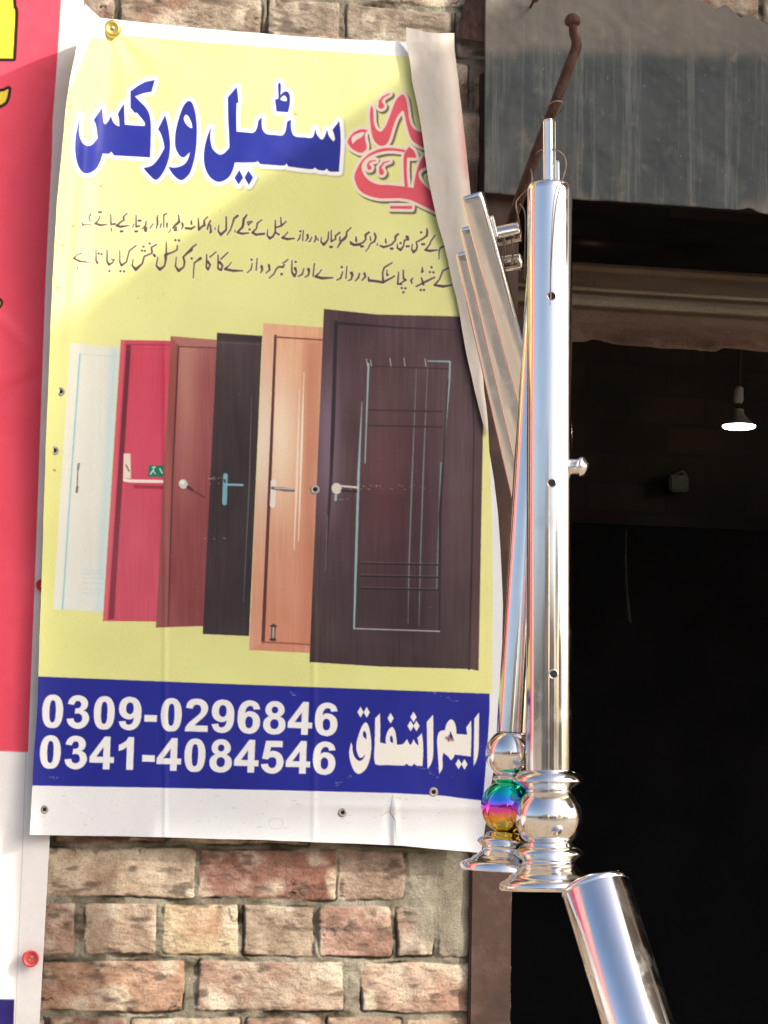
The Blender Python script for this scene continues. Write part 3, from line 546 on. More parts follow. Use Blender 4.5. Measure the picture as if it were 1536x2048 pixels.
# grime, scuffs, scratches of the sheet itself
for (xa, ya, xb, yb, n, spread) in ((580, 1385, 590, 1392, 8, 3), (665, 1572, 700, 1552, 14, 3), (865, 1385, 915, 1405, 12, 3), (830, 1530, 880, 1560, 9, 3), (95, 1552, 115, 1557, 8, 2), (840, 1560, 960, 1500, 8, 20)):
    for _ in range(n):
        t = random.random(); x = xa+(xb-xa)*t+random.uniform(-spread, spread); y = ya+(yb-ya)*t+random.uniform(-spread, spread)
        cv.line([(x, y), (x+random.uniform(1, 6), y+random.uniform(-2, 2))], 1.0, (190, 188, 200), alpha=0.55)
cv.line([(785, 1592), (780, 1625), (790, 1640), (793, 1684)], [1.2, 2, 1.8, 1.5], (150, 130, 124), alpha=0.8); cv.line([(762, 1632), (778, 1622)], 1.6, (176, 166, 158), alpha=0.7)
for _ in range(60):
    x = random.uniform(80, 900); y = random.uniform(1590, 1672); cv.line([(x, y), (x+random.uniform(1, 10), y+random.uniform(-2, 2))], random.uniform(0.8, 2), (188, 180, 172), alpha=0.45)
for k in range(9):
    a = k/9*6.283; cv.line([(552+14*math.cos(a), 1647+11*math.sin(a)), (552+14*math.cos(a+.5), 1647+11*math.sin(a+.5))], 1.3, (182, 174, 168), alpha=0.6)
for _ in range(140):
    x = random.uniform(110, 970); y = random.uniform(120, 1345); cv.line([(x, y), (x+random.uniform(0.5, 3), y+random.uniform(-2, 2))], random.uniform(0.8, 1.8), (150, 130, 90), alpha=random.uniform(0.1, 0.45))
for x, y in ((145, 452), (124, 490), (115, 575), (200, 372), (137, 214), (108, 940), (590, 228)): cv.line([(x, y), (x+2, y+1)], 4, (170, 128, 60), soft=2, alpha=0.85)
cv.c += (fbm(cv.X, cv.Y, 180, 61, 4)*7)[..., None]
sheen_fade = (np.isin(cv.lab, (5, 6, 7, 8, 9, 10))*(0.045+0.13*np.clip(fbm(cv.X, cv.Y*0.6, 150, 63, 4), -0.5, 0.6)))[..., None]
cv.c = cv.c*(1-sheen_fade)+np.array([214, 204, 196])*sheen_fade  # pale glossy sheen and wear blended into the door colours

# ------------------------------------------------------------------ yellow banner mesh
ip = lambda x, xs, ys: np.interp(x, xs, ys)
LY = [0, 40, 110, 160, 220, 400, 560, 680, 900, 1200, 1400, 1550, 1640, 1700]; LX = [172, 163, 150, 139, 131, 115, 105, 100, 91, 82, 75, 66, 61, 58]
RY = [60, 98, 163, 235, 317, 374, 500, 650, 780, 815, 845, 870, 903, 960, 1027, 1100, 1210, 1300, 1450, 1500, 1600, 1710]
RX = [908, 909, 917, 925, 934, 940, 950, 960, 968, 973, 976, 977, 978.5, 988, 996, 1001, 1006, 1004, 997, 993, 978, 962]
def D_banner(x, y):
    xr = ip(y, [40, 130, 300, 450, 600, 720, 900], [196, 186, 172, 160, 146, 128, 112])
    wn = smooth01((y-20)/60)*smooth01((820-y)/260)
    d = 0.0075*np.exp(-((x-xr)/17.0)**2)*wn
    dx, dy = x-224, y-58; r = np.hypot(dx, dy); an = np.arctan2(dy, dx)
    d = d + 0.0016*np.cos(an*9+1)*np.exp(-r/150.)*smooth01(r/90)
    dx, dy = x-607, y-94; r = np.hypot(dx, dy); an = np.arctan2(dy, dx)
    d = d + 0.0005*np.cos(an*6)*np.exp(-r/90.)*smooth01(r/60)
    d = d + 0.0050*fbm(x, y*0.55, 300, 71, 3) + 0.0017*fbm(x+0.5*y, y*0.4, 90, 77, 3) + 0.0034*(0.5-np.abs(fbm(x*0.8+0.6*y, y*0.5-0.35*x, 170, 79, 2)))**2*smooth01((1000-y)/400) + 0.0026*(0.5-np.abs(fbm(x*0.7-0.3*y, y*0.8, 210, 83, 2)))**2
    d = d + 0.0012*np.sin((x*0.6+y)*0.018)*smooth01((700-y)/300)
    d = d + 0.0010*np.exp(-((x-330)/5.)**2)*smooth01((y-640)/80) + 0.0010*np.exp(-((x-628)/6.)**2)*smooth01((y-1000)/80)
    d = d + 0.0022*np.exp(-((x-790)/7.)**2)*smooth01((y-1585)/30) - 0.0016*np.exp(-((x-776)/9.)**2)*smooth01((y-1600)/30)
    d = d + 0.0016*np.exp(-((y-(1598+0.02*x))/9.)**2)*smooth01((x-500)/300)
    d = d + 0.014*np.clip((x-925)/60, 0, 1)**2*smooth01((y-1480)/120)
    d = d + 0.010*np.exp(-((y-20)/40.)**2)*np.exp(-((x-165)/30.)**2)
    le = ip(y, LY, LX); k = np.exp(-np.maximum(x-le, 0)/34.0)
    d = d + ip(y, [0, 60, 250, 700, 1100, 1500, 1700], [0.058, 0.062, 0.055, 0.030, 0.012, 0.006, 0.012])*k
    return -0.036 - d
NU, NV = 700, 1290
u = np.linspace(0, 1, NU)[None, :]; v = np.linspace(0, 1, NV)[:, None]
TX = [0, 0.02, 0.05, 0.11, 0.32, 0.58, 0.85, 1.0]; TY = [8, 20, 36, 40, 57, 73, 83, 88]
BX = [0, 0.3, 0.6, 0.82, 1.0]; BY = [1669, 1675, 1683, 1691, 1706]
py = ip(u, TX, TY)*(1-v) + ip(u, BX, BY)*v + 0*u
py = py + 1.5*fbm(u*900, v*0+3, 90, 91)*(1-v)**8 + 2.0*fbm(u*900, v*0+9, 120, 93)*v**8
px = ip(py, LY, LX)*(1-u) + ip(py, RY, RX)*u
px = px + 2.0*fbm(py, py*0+2, 120, 95)*(1-u)**6
co = at(px, py, D_banner(px, py)).reshape(-1, 3)
ALB = 0.96
colr = (lin(cv.sample(px, py))*ALB).reshape(-1, 3)
Q = grid_quads(NV, NU); cx = (px[:-1, :-1]+px[1:, 1:])/2; cy = (py[:-1, :-1]+py[1:, 1:])/2
labs = cv.lab[np.clip(np.rint(cy-cv.y0).astype(int), 0, cv.h-1), np.clip(np.rint(cx-cv.x0).astype(int), 0, cv.w-1)]
ban = empty('shop_banner', V(520, 1670, -0.036), 'yellow printed banner of doors with blue heading and phone numbers, right edge curled over', 'banner')
parts = {0: 'sheet', 1: 'heading', 2: 'emblem', 3: 'text_line', 4: 'text_line', 5: 'printed_door', 6: 'printed_door', 7: 'printed_door', 8: 'printed_door', 9: 'printed_door', 10: 'printed_door', 11: 'phone_number', 12: 'phone_number', 13: 'owner_name', 14: 'contact_band'}
plab = {5: 'white printed door with a thin blue line', 6: 'red printed door with a push bar and green sign', 7: 'reddish brown printed door with a round knob', 8: 'black printed door with a blue handle', 9: 'light wood printed door', 10: 'large dark brown panelled printed door', 1: 'blue heading lettering with white outline', 2: 'pink lettering beside the curl', 11: 'upper white phone number', 12: 'lower white phone number', 3: 'upper line of small dark writing', 4: 'lower line of small dark writing'}
for k, nm in parts.items():
    sel = Q[labs == k]
    if len(sel):
        o = quads_np(nm, co, sel, M['vinyl'], ban, colr)
        if k in plab: o['label'] = plab[k]
# curled flap (the back of the sheet)
FLY = [52, 85, 112, 137, 161, 208, 251, 303, 350, 399, 448, 488, 521, 566, 594, 629, 652, 708, 780, 847, 868]
FLX = [812, 812, 818, 822, 824, 834, 842, 849, 855, 865, 876, 888, 896, 905, 913, 920, 923, 933, 949, 966, 974]
NS, NF = 60, 420
s = np.linspace(0, 1, NS)[None, :]; v = np.linspace(0, 1, NF)[:, None]
fy0 = 66 + (868-66)*v
fy = fy0 + (s*-12)*(1-v)**3 + 5*np.sin(s*3.1)*(1-v)**6
xr_ = ip(fy0, RY, RX); xl_ = ip(fy, FLY, FLX)
wd_ = np.maximum(xr_-xl_, 0.5)
fx = xr_ - (xr_-xl_)*s + 0.8*fbm(fy, s*40, 90, 101)
bul = np.sin(np.pi*np.clip(s, 0, 1)**0.55*0.93)
dep = -0.036 - 0.004 - wd_*0.00022*bul*(1-0.5*s) - 0.0030*s - 0.0032*fbm(fx, fy*0.6, 70, 103)*np.sin(np.pi*s)
fc = np.empty(fx.shape+(3,)); fc[:] = (208, 201, 191); fc += (fbm(fx, fy, 90, 105)*9)[..., None]
k = (np.exp(-((fy-310)/75)**2)*np.exp(-((s-0.05)/0.13)**2)*(0.6+fbm(fx, fy, 40, 107)))[..., None]
fc = fc*(1-0.55*k)+np.array([196, 120, 128])*0.55*k
quads_np('curled_flap', at(fx, fy, dep).reshape(-1, 3), grid_quads(NF, NS).reshape(-1, 4), M['vinyl'], ban, (lin(fc)*ALB).reshape(-1, 3))['label'] = 'curled over edge showing the plain grey back of the sheet'
# eyelets
def eyelet(x, y, r=7.2):
    p = V(x, y, float(D_banner(np.float64(x), np.float64(y)))-0.0003); k = pxm(p)
    o = lathe('eyelet', p, Vector((0, -1, 0)), [(0, 0.45*r*k), (0.0009, 0.48*r*k), (0.0013, 0.7*r*k), (0.0009, 0.95*r*k), (0, r*k)], M['eyelet'], ban, 24)
    lathe('hole', p+Vector((0, -0.0002, 0)), Vector((0, -1, 0)), [(0, 0.001*k), (0.0001, 0.5*r*k)], M['dark_hole'], o, 18).matrix_parent_inverse = Matrix.Identity(4)
for x, y, r in ((121, 783, 9), (109, 901, 9), (630, 979, 9.5), (867, 1584, 9.5), (685, 1625, 9), (89, 1619, 8.5)): eyelet(x, y, r)

# fasteners
def cap(x, y, d, r, mat, name, label, cat):
    p = V(x, y, d); k = pxm(p)*r
    root = empty(name, p, label, cat)
    seg = 84; vs = []; fs = []
    rings = [(0.0, 1.08, 1), (0.10, 1.02, 1), (0.30, 0.93, 0.5), (0.42, 0.80, 0), (0.42, 0.66, 0), (0.36, 0.55, 0), (0.34, 0.0, 0)]
    for h, rr, fl in rings:
        for i in range(seg):
            th = 2*math.pi*i/seg; q = rr*(1+0.035*fl*math.cos(21*th)); vs.append(p+Vector((q*k*math.cos(th), -h*k, q*k*math.sin(th))))
    for a in range(len(rings)-1):
        for i in range(seg):
            j = (i+1) % seg; fs.append((a*seg+i, a*seg+j, (a+1)*seg+j, (a+1)*seg+i))
    mesh('cap', vs, fs, mat, root)
    lathe('nail_head', p+Vector((0, -0.34*k, 0)), Vector((0, -1, 0)), [(0, 0.26*k), (0.10*k, 0.24*k), (0.17*k, 0.12*k), (0.18*k, 0.0)], M['eyelet'], root, 20)
cap(224, 58, -0.050, 17.5, M['brass'], 'bottle_cap', 'gold crimped bottle cap nailed at the top corner of the yellow banner', 'bottle cap')
def button(x, y, d, r, label):
    p = V(x, y, d); k = pxm(p)*r; root = empty('plastic_button', p, label, 'button', 'red plastic buttons fixing the banner')
    lathe('disc', p, Vector((0, -1, 0)), [(0, 0.9*k), (0.25*k, 1.0*k), (0.45*k, 0.98*k), (0.55*k, 0.85*k), (0.50*k, 0.70*k), (0.32*k, 0.58*k), (0.30*k, 0)], M['red_plastic'], root, 40)
    for a in (0.9, 4.04):
        lathe('nail_head', p+Vector((0.2*k*math.cos(a), -0.30*k, 0.2*k*math.sin(a))), Vector((0, -1, 0)), [(0, 0.15*k), (0.08*k, 0.13*k), (0.1*k, 0)], M['eyelet'], root, 14)
button(61, 1917, -0.028, 17, 'round red plastic button low on the white margin of the red banner')
button(84, 1171, -0.024, 13, 'red plastic button half hidden behind the left edge of the yellow banner')

# ------------------------------------------------------------------ red banner
RXL = -2300.0
rc = Canvas(-420, -140, 185, 2200, 1.0, (232, 232, 230))
redge = [(128, -140), (122, 0), (113, 140), (105, 240), (104, 300), (98, 420), (91, 560), (86, 700), (79, 900), (70, 1150), (62, 1350), (56, 1504)]
rc.fill([redge+[(-420, 1490), (-420, -140)]], lambda X, Y: np.array([230, 78, 99])+(fbm(X, Y, 160, 201)*8)[..., None])
blk = (38, 18, 18); yel = (240, 214, 66)
ls = curve([(-300, -140, 1), (24, -140, 1), (26, 0), (30, 20), (30, 40), (28.5, 70), (26, 117, 1), (-60, 116, 1), (-90, 60), (-300, 40, 1)])
rc.fill([ls], blk, grow=6.5); rc.fill([ls], yel)
l2 = curve([(17, 178, 1), (14, 195), (6, 207), (-20, 212), (-90, 200, 1), (-60, 190), (0, 184)])
rc.fill([l2], blk, grow=6); rc.fill([l2], yel)
l3 = curve([(-6, 598), (-8, 618), (-60, 640), (-140, 600), (-80, 590)]); rc.fill([l3], blk, grow=5); rc.fill([l3], yel)
rc.line([(52, 1505), (45, 1700), (37, 1880), (30, 2060)], 1.6, (196, 198, 200))
rc.fill([[(28.5, 1999), (-420, 1992), (-420, 2200), (22, 2200)]], (34, 26, 96))
def D_red(x, y):
    d = 0.0045*fbm(x, y*0.6, 260, 211, 3)+0.0028*fbm(x+0.9*y, y-0.4*x, 90, 213, 3)+0.003*(0.5-np.abs(fbm(x*1.2+0.5*y, y*0.7-0.2*x, 200, 215, 2)))**2
    d = d+0.0022*np.exp(-((x-(160-0.30*y))/14.)**2)*smooth01((y-50)/60)*smooth01((420-y)/150)
    d = d-0.0025*np.exp(-((y-(760-0.5*(x-60)))/16.)**2)+0.002*np.exp(-((y-(640+0.9*x))/20.)**2)
    return -0.019-np.clip(d, -0.005, 0.007)
xs = np.concatenate([np.linspace(RXL, -300, 30), np.linspace(-290, 0, 90)[:-1], np.linspace(0, 1, 110)])
RN = 1100; v = np.linspace(0, 1, RN)[:, None]; py = -120 + 2290*v
edge = ip(py, [-140, 0, 300, 900, 1300, 1672, 2048, 2200], [176, 168, 152, 128, 112, 99.7, 79, 71])
px = np.where(np.arange(len(xs))[None, :] < 119, xs[None, :], 0+edge*xs[None, :])
px = np.concatenate([np.broadcast_to(xs[:119], (RN, 119)), edge*xs[None, 119:]], 1); py = py+0*px
co = at(px, py, D_red(px, py)).reshape(-1, 3)
c_ = rc.sample(px, py)
rbn = empty('red_banner', V(0, 2160, -0.02), 'red banner with black edged yellow lettering and a white lower part at the left edge', 'banner')
quads_np('sheet', co, grid_quads(*px.shape).reshape(-1, 4), M['vinyl_red'], rbn, (lin(c_)*ALB).reshape(-1, 3))

# ------------------------------------------------------------------ brick wall
zr = lambda py: float(at(420, py, 0)[2])
JL, JR = float(at(935, 1900, 0)[0]), float(at(1021, 1900, 0)[0])
pitch = (zr(1697)-zr(2034))/3.0; joint = pitch*0.115
ztop1 = zr(1697)                                        # top of the first full row under the banner
ZL = float(at(1300, 345, 0.0)[2])                       # lintel height of the opening
x = np.concatenate([np.linspace(-3.6, -1.0, 60)[:-1], np.linspace(-1.0, -0.56, 60)[:-1], np.arange(-0.56, JR+0.0005, 0.0016), np.linspace(JR+0.003, JR+0.60, 160), np.linspace(JR+0.62, 3.6, 50)])
zlo, zhi = zr(2120), zr(1600); zt0 = zr(150); zt1 = zr(-60)
z = np.concatenate([np.linspace(0, zlo, 60)[:-1], np.arange(zlo, zhi, 0.0016), np.linspace(zhi+.004, zt0, 90)[:-1], np.arange(zt0, zt1+0.1, 0.0021), np.linspace(zt1+0.12, 4.2, 40)])
X, Z = np.meshgrid(x, z)
row = np.floor((ztop1-Z)/pitch).astype(int); zin = (ztop1-Z)-row*pitch            # 0..pitch from the top of the row
BW = {}
wx = lambda p_, y_: float(at(p_, y_, 0)[0])
BW[-1] = [(-300, 100), (110, 330), (340, 620), (630, 930)]
BW[0] = [(-180, 76), (84, 391), (400, 671), (677, 806), (816, 935)]
BW[1] = [(-60, 72), (78, 146), (168, 310), (326, 474), (486, 627), (638, 782), (793, 866), (876, 935)]
BW[2] = [(-190, 72), (82, 366), (396, 686), (724, 937)]
BW[3] = [(-60, 90), (98, 250), (262, 480), (492, 640), (652, 800), (812, 937)]
trow = int(np.floor((ztop1-zr(50))/pitch))
BW[trow] = [(-60, 228), (238, 518), (532, 676), (692, 903), (912, 975)]
BW[trow-1] = [(-200, 60), (70, 340), (352, 500), (515, 790), (802, 980)]
H = np.zeros_like(X); Cb = np.zeros(X.shape+(3,))
pal = [(176, 134, 112), (158, 100, 84), (190, 154, 128), (166, 112, 92), (150, 118, 104), (184, 142, 116), (148, 88, 76), (170, 138, 120)]
fixed = {(0, 1): (196, 164, 138), (0, 2): (160, 96, 84), (0, 3): (160, 124, 108), (0, 4): (150, 138, 124), (1, 1): (172, 122, 104), (1, 2): (182, 144, 122), (1, 3): (206, 172, 128), (1, 4): (162, 132, 112), (1, 5): (158, 104, 90), (1, 6): (148, 122, 110), (1, 7): (146, 134, 122), (2, 1): (176, 118, 90), (2, 2): (186, 152, 134), (2, 3): (172, 130, 112)}
fixed.update({(trow, i): c for i, c in enumerate([(150, 118, 108), (152, 126, 108), (146, 124, 108), (158, 134, 118), (140, 118, 104)])})
mort = np.array((136, 124, 106.))
Cb[:] = mort; Cb += (fbm(X, Z, 0.03, 301, 5)*44)[..., None]
H = 0.0020+0.0075*fbm(X, Z, 0.035, 303, 6); gap = np.clip(fbm(X, Z*2, 0.05, 309, 4)*2.5-0.1, 0, 1); H -= 0.004*gap; Cb -= (gap*46)[..., None]
jx = 0.0046*fbm(X, Z, 0.05, 305, 5)+0.0016*fbm(X, Z, 0.009, 306, 2); jz = 0.0046*fbm(X+7, Z, 0.06, 307, 5)+0.0016*fbm(X+3, Z, 0.009, 308, 2)
rr = np.random.default_rng(5)
for rw in np.unique(row):
    m_ = row == rw; rws, cls = np.where(m_.any(1))[0], None
    sl_ = slice(rws[0], rws[-1]+1); zc = zin[sl_]
    if rw in BW:
        yv = {-1: 1640, 0: 1745, 1: 1855, 2: 1968, 3: 2080}.get(rw, 55 if rw == trow else 5)
        bl = [(wx(a, yv), wx(b, yv)) for a, b in BW[rw]]
        e = bl[0][0]
    else:
        e = -0.55+rr.uniform(-.05, .05); bl = []
        q = e
        while q < 3.6:
            L = 0.222 if rw % 2 else 0.106
            L += rr.uniform(-.006, .006); bl.append((q, q+L)); q += L+0.011
        e = bl[0][0]
    q = e; k = 0
    while q > -3.6:
        L = 0.222 if rw % 2 else 0.106; bl.append((q-0.011-L, q-0.011)); q -= L+0.011
    if rw in BW:
        q = bl[len(BW[rw])-1][1]
        while q < 3.6: bl.append((q+0.011, q+0.233)); q += 0.233
    for bi, (a, b) in enumerate(bl):
        c0, c1 = np.searchsorted(x, a-0.02), np.searchsorted(x, b+0.02)
        if c1-c0 < 2: continue
        xx = X[sl_, c0:c1]; zz = zc[:, c0:c1]; cr = rr.uniform(.003, .008)
        hx = (b-a)/2+0.0012; hz = (pitch-joint)/2+0.0010; dx = np.abs(xx+jx[sl_, c0:c1]-(a+b)/2)-hx+cr; dz = np.abs(zz+jz[sl_, c0:c1]-hz)-hz+cr
        d = np.hypot(np.maximum(dx, 0), np.maximum(dz, 0))+np.minimum(np.maximum(dx, dz), 0)-cr
        X_, Z_ = xx, Z[sl_, c0:c1]; sd = int(rr.integers(1, 9999))
        k = smooth01(-d/rr.uniform(.0022, .0040))
        tilt = rr.uniform(-.010, .010)*(xx-(a+b)/2)/0.1+rr.uniform(-.02, .02)*(zz-hz)
        h = (0.0058+rr.uniform(-.002, .002)+tilt*0.3)*k + k*(0.0058*fbm(X_*0.8, Z_, 0.045, sd, 5)+0.0016*fbm(X_*0.7, Z_*1.5, 0.007, sd+1, 2)) - 0.0022*k*smooth01(1+d/0.010)*(0.5+fbm(X_, Z_, 0.02, sd+21, 3))
        base = np.array([38, 34, 29.])+0.8*np.array(fixed.get((rw, bi), pal[int(rr.integers(0, len(pal)))]), float)+rr.uniform(-6, 6)
        n1 = fbm(X_, Z_, 0.05, sd+3, 5); n2 = fbm(X_, Z_, 0.016, sd+5, 3)
        c = base+(n1*34)[..., None]*np.array([1.0, 1.02, 1.0])+(n2*30)[..., None]
        red = np.clip(fbm(X_, Z_, 0.07, sd+9, 3)*2.2-0.25, 0, 1)[..., None]; c = c*(1-0.45*red)+np.array([170, 92, 70])*0.45*red
        whi = np.clip(fbm(X_, Z_, 0.045, sd+13, 4)*3.2-0.35, 0, 1)[..., None]; c = c*(1-0.72*whi)+np.array([216, 198, 174])*0.72*whi
        drk = np.clip(fbm(X_*0.6, Z_*1.6, 0.02, sd+15, 3)*3.4-0.6, 0, 1)[..., None]; c = c*(1-0.6*drk)+np.array([88, 68, 58])*0.6*drk; h = h-0.0012*drk[..., 0]
        ck = np.clip(1-np.abs(fbm(X_, Z_*1.5, 0.055, sd+25, 4))/0.022, 0, 1)*np.clip(fbm(X_, Z_, 0.05, sd+27, 2)*5-0.6, 0, 1); c = c*(1-0.75*ck[..., None])+np.array([58, 46, 40])*0.75*ck[..., None]; h = h-0.0025*ck*k
        eg = np.exp(-((d+0.0003)/0.0016)**2)*np.clip(fbm(X_, Z_, 0.06, sd+29, 3)*2.6+0.35, 0, 1)*m_[sl_, c0:c1]; Cb[sl_, c0:c1] *= (1-0.45*eg[..., None]); H[sl_, c0:c1] -= 0.003*eg; c = c*(1-0.45*eg[..., None])
        mm = (k > 0.02)&m_[sl_, c0:c1]
        tH = H[sl_, c0:c1]; tC = Cb[sl_, c0:c1]
        tH[mm] = (tH*(1-k)+h)[mm]; tC[mm] = (tC*(1-k[..., None])+c*k[..., None])[mm]
# mortar smeared beside the frame
sx0, sx1 = wx(800, 1750), wx(850, 1750); smz0, smz1 = zr(1925), zr(1690)
k = smooth01((X-sx0+0.02*fbm(X, Z, 0.06, 331))/(sx1-sx0))*smooth01((Z-smz0+0.05*fbm(X, Z, 0.08, 333))/0.03)*smooth01((smz1+0.02-Z)/0.02)*0.9
H = H*(1-k)+k*(0.007+0.005*fbm(X, Z, 0.05, 335, 5)); Cb = Cb*(1-k[..., None])+k[..., None]*(np.array([146, 134, 118])+(fbm(X, Z, 0.03, 337)*30)[..., None])
Q = grid_quads(*X.shape); xc = (X[:-1, :-1]+X[1:, 1:])/2; zc = (Z[:-1, :-1]+Z[1:, 1:])/2
Q = Q[~((xc > JR-0.002)&(xc < 1.9)&(zc < ZL))]
wl = empty('brick_wall', (0, 0, 0), 'old brick wall behind the two banners with rough mortar joints', 'wall')
quads_np('brickwork', np.stack([X, -H, Z], -1).reshape(-1, 3), Q, M['brick'], wl, (lin(Cb*0.66+0.34*Cb.mean(-1, keepdims=True))*np.array([1.25, 1.30, 1.22])).reshape(-1, 3))

# ------------------------------------------------------------------ door frame, opening, room
jb = empty('door_frame', ((JL+JR)/2, 0, 0), 'brown painted steel frame standing at the left side of the dark doorway', 'door frame')
bm = bmesh.new(); zt = float(at(960, 150, 0)[2])
box_bm(bm, (JL, -0.016, 0), (JR-0.003, 0.10, zt))
bmesh.ops.bevel(bm, geom=list(bm.edges), offset=0.0025, segments=2, affect='EDGES')
bm_obj('jamb', bm, M['jamb'], jb, False)
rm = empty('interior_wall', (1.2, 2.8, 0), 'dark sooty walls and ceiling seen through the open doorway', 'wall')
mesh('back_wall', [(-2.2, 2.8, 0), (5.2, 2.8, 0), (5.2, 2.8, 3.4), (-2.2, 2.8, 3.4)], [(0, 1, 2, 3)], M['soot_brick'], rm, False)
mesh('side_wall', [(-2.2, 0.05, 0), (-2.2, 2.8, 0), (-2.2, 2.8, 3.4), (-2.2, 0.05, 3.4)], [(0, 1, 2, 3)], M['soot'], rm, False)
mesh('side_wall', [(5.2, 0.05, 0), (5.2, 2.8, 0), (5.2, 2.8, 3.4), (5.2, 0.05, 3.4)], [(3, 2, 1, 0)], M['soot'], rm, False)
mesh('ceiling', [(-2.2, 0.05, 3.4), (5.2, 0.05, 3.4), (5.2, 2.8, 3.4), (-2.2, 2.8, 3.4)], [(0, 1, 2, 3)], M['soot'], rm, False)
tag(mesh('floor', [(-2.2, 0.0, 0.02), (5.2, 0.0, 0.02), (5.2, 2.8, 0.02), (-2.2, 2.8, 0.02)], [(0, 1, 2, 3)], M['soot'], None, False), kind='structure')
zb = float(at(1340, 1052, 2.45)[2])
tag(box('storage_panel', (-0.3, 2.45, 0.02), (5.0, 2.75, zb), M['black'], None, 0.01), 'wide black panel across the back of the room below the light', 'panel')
# lintel with moulded bands; strip above coloured dark to stand for the shadowed void
lt = empty('door_lintel', V(1330, 690, 0.16), 'dusty brown moulded lintel across the top of the doorway with a ragged lower edge', 'lintel')
prof = [(425, 0.20), (470, 0.21), (528, 0.20), (536, 0.165), (545, 0.16), (549, 0.166), (556, 0.172), (582, 0.172), (587, 0.162), (592, 0.160), (597, 0.170), (602, 0.164), (612, 0.157), (622, 0.158), (628, 0.172), (648, 0.178), (653, 0.174), (662, 0.178), (684, 0.186)]
pf_y = np.array([p_[0] for p_ in prof]); pf_d = np.array([p_[1] for p_ in prof])
ty = np.linspace(425, 690, 150); lx = np.linspace(960, 2300, 420)
zz_ = [at(1340, t_, 0.165)[2] for t_ in ty]
LX_, T_ = np.meshgrid(lx, ty); Xw = at(LX_[0], np.full(LX_.shape[1], 600.), 0.165)[:, 0]
Zw = np.array(zz_)[:, None]+0*LX_
rag = np.interp(lx, [960, 1150, 1180, 1195, 1240, 1300, 1330, 1400, 1440, 1455, 1536, 1700, 2300], [0, 0, -2, -9, -1, 3, 4, 1, 3, -5, -3, 1, 0]) + 2*fbm(lx, lx*0, 60, 351)
bt = smooth01((T_-655)/35); Zw = Zw - bt*rag[None, :]*0.00083
Yw = np.interp(T_, pf_y, pf_d) + 0.004*fbm(LX_, T_*2, 130, 353) + bt*0.012*fbm(LX_, T_, 60, 357)
lc = np.empty(LX_.shape+(3,)); lc[:] = (88, 74, 62)
for y0_, y1_, c_ in ((420, 532, (30, 24, 24)), (545, 552, (120, 100, 80)), (583, 593, (132, 118, 98)), (600, 626, (122, 112, 96)), (624, 692, (92, 72, 62))):
    k = (smooth01((T_-y0_+3)/6)*smooth01((y1_+3-T_)/6))[..., None]; lc = lc*(1-k)+np.array(c_)*k
k = (smooth01((LX_-1430)/40)*smooth01((T_-660)/10))[..., None]; lc = lc*(1-k)+np.array((100, 76, 66))*k
k = (np.exp(-((LX_-1195)/30)**2-((T_-486)/6)**2))[..., None]; lc = lc*(1-k)+np.array((120, 96, 88))*k
lc += (fbm(LX_*0.5, T_*2, 60, 355)*22)[..., None]
quads_np('moulding', np.stack([Xw[None, :]+0*Zw, Yw, Zw], -1).reshape(-1, 3), grid_quads(*LX_.shape).reshape(-1, 4), M['brick'], lt, lin(lc).reshape(-1, 3))
mesh('soffit', [(JR-0.3, 0.0, ZL+0.0), (3.6, 0.0, ZL), (3.6, 0.23, ZL+0.002), (JR-0.3, 0.23, ZL+0.002)], [(0, 1, 2, 3)], M['soot'], lt, False)
# lamp
bp = V(1478, 852, 1.6); k = pxm(bp)
lamp = empty('light_bulb', bp, 'lit flat round lamp hanging in the dark room under its holder', 'lamp')
lathe('led_face', bp, Vector((0, 0, -1)), [(0, 33*k), (2.5*k, 32.5*k), (4*k, 30*k), (5*k, 0)], M['led'], lamp, 48)
lathe('shade', bp, Vector((0, 0, 1)), [(0.6*k, 34*k), (2*k, 33*k), (12*k, 20*k), (24*k, 11*k), (34*k, 9*k), (36*k, 0.5*k)], M['grey_plastic'], lamp, 40)
lathe('holder', bp+Vector((-4*k*0.5, 0, 46*k)), Vector((0, 0, 1)), [(0, 8*k), (6*k, 11*k), (30*k, 11*k), (34*k, 6*k), (36*k, 0.5*k)], M['grey_plastic'], lamp, 30)
tube('cord', [bp+Vector((0, 0, 34*k)), bp+Vector((0, 0, 80*k)), bp+Vector((0.02, 0, 700*k))], 0.004, M['soot'], lamp, 8)
sp_ = V(1347, 968, 2.79); k = pxm(sp_)
sb = empty('socket_box', sp_, 'small pale socket box on the dark back wall under the lamp', 'socket')
box('box', (sp_.x-20*k, 2.74, sp_.z-20*k), (sp_.x+21*k, 2.797, sp_.z+14*k), M['pale_box'], sb, 0.006)
tube('pipe', [(sp_.x-6*k, 2.76, sp_.z+16*k), (sp_.x+8*k, 2.75, sp_.z+22*k), (sp_.x+20*k, 2.76, sp_.z+12*k)], 3.0*k, M['pale_box'], sb, 8)
tag(tube('hanging_string', [V(1252, 1056, 2.2), V(1251, 1120, 2.2), V(1253, 1180, 2.2), V(1258, 1235, 2.2), V(1262, 1245, 2.2)], [0.002, 0.003, 0.004, 0.005, 0.003], M['dust_cord'], None, 8), 'dusty string hanging down in front of the black panel', 'string')

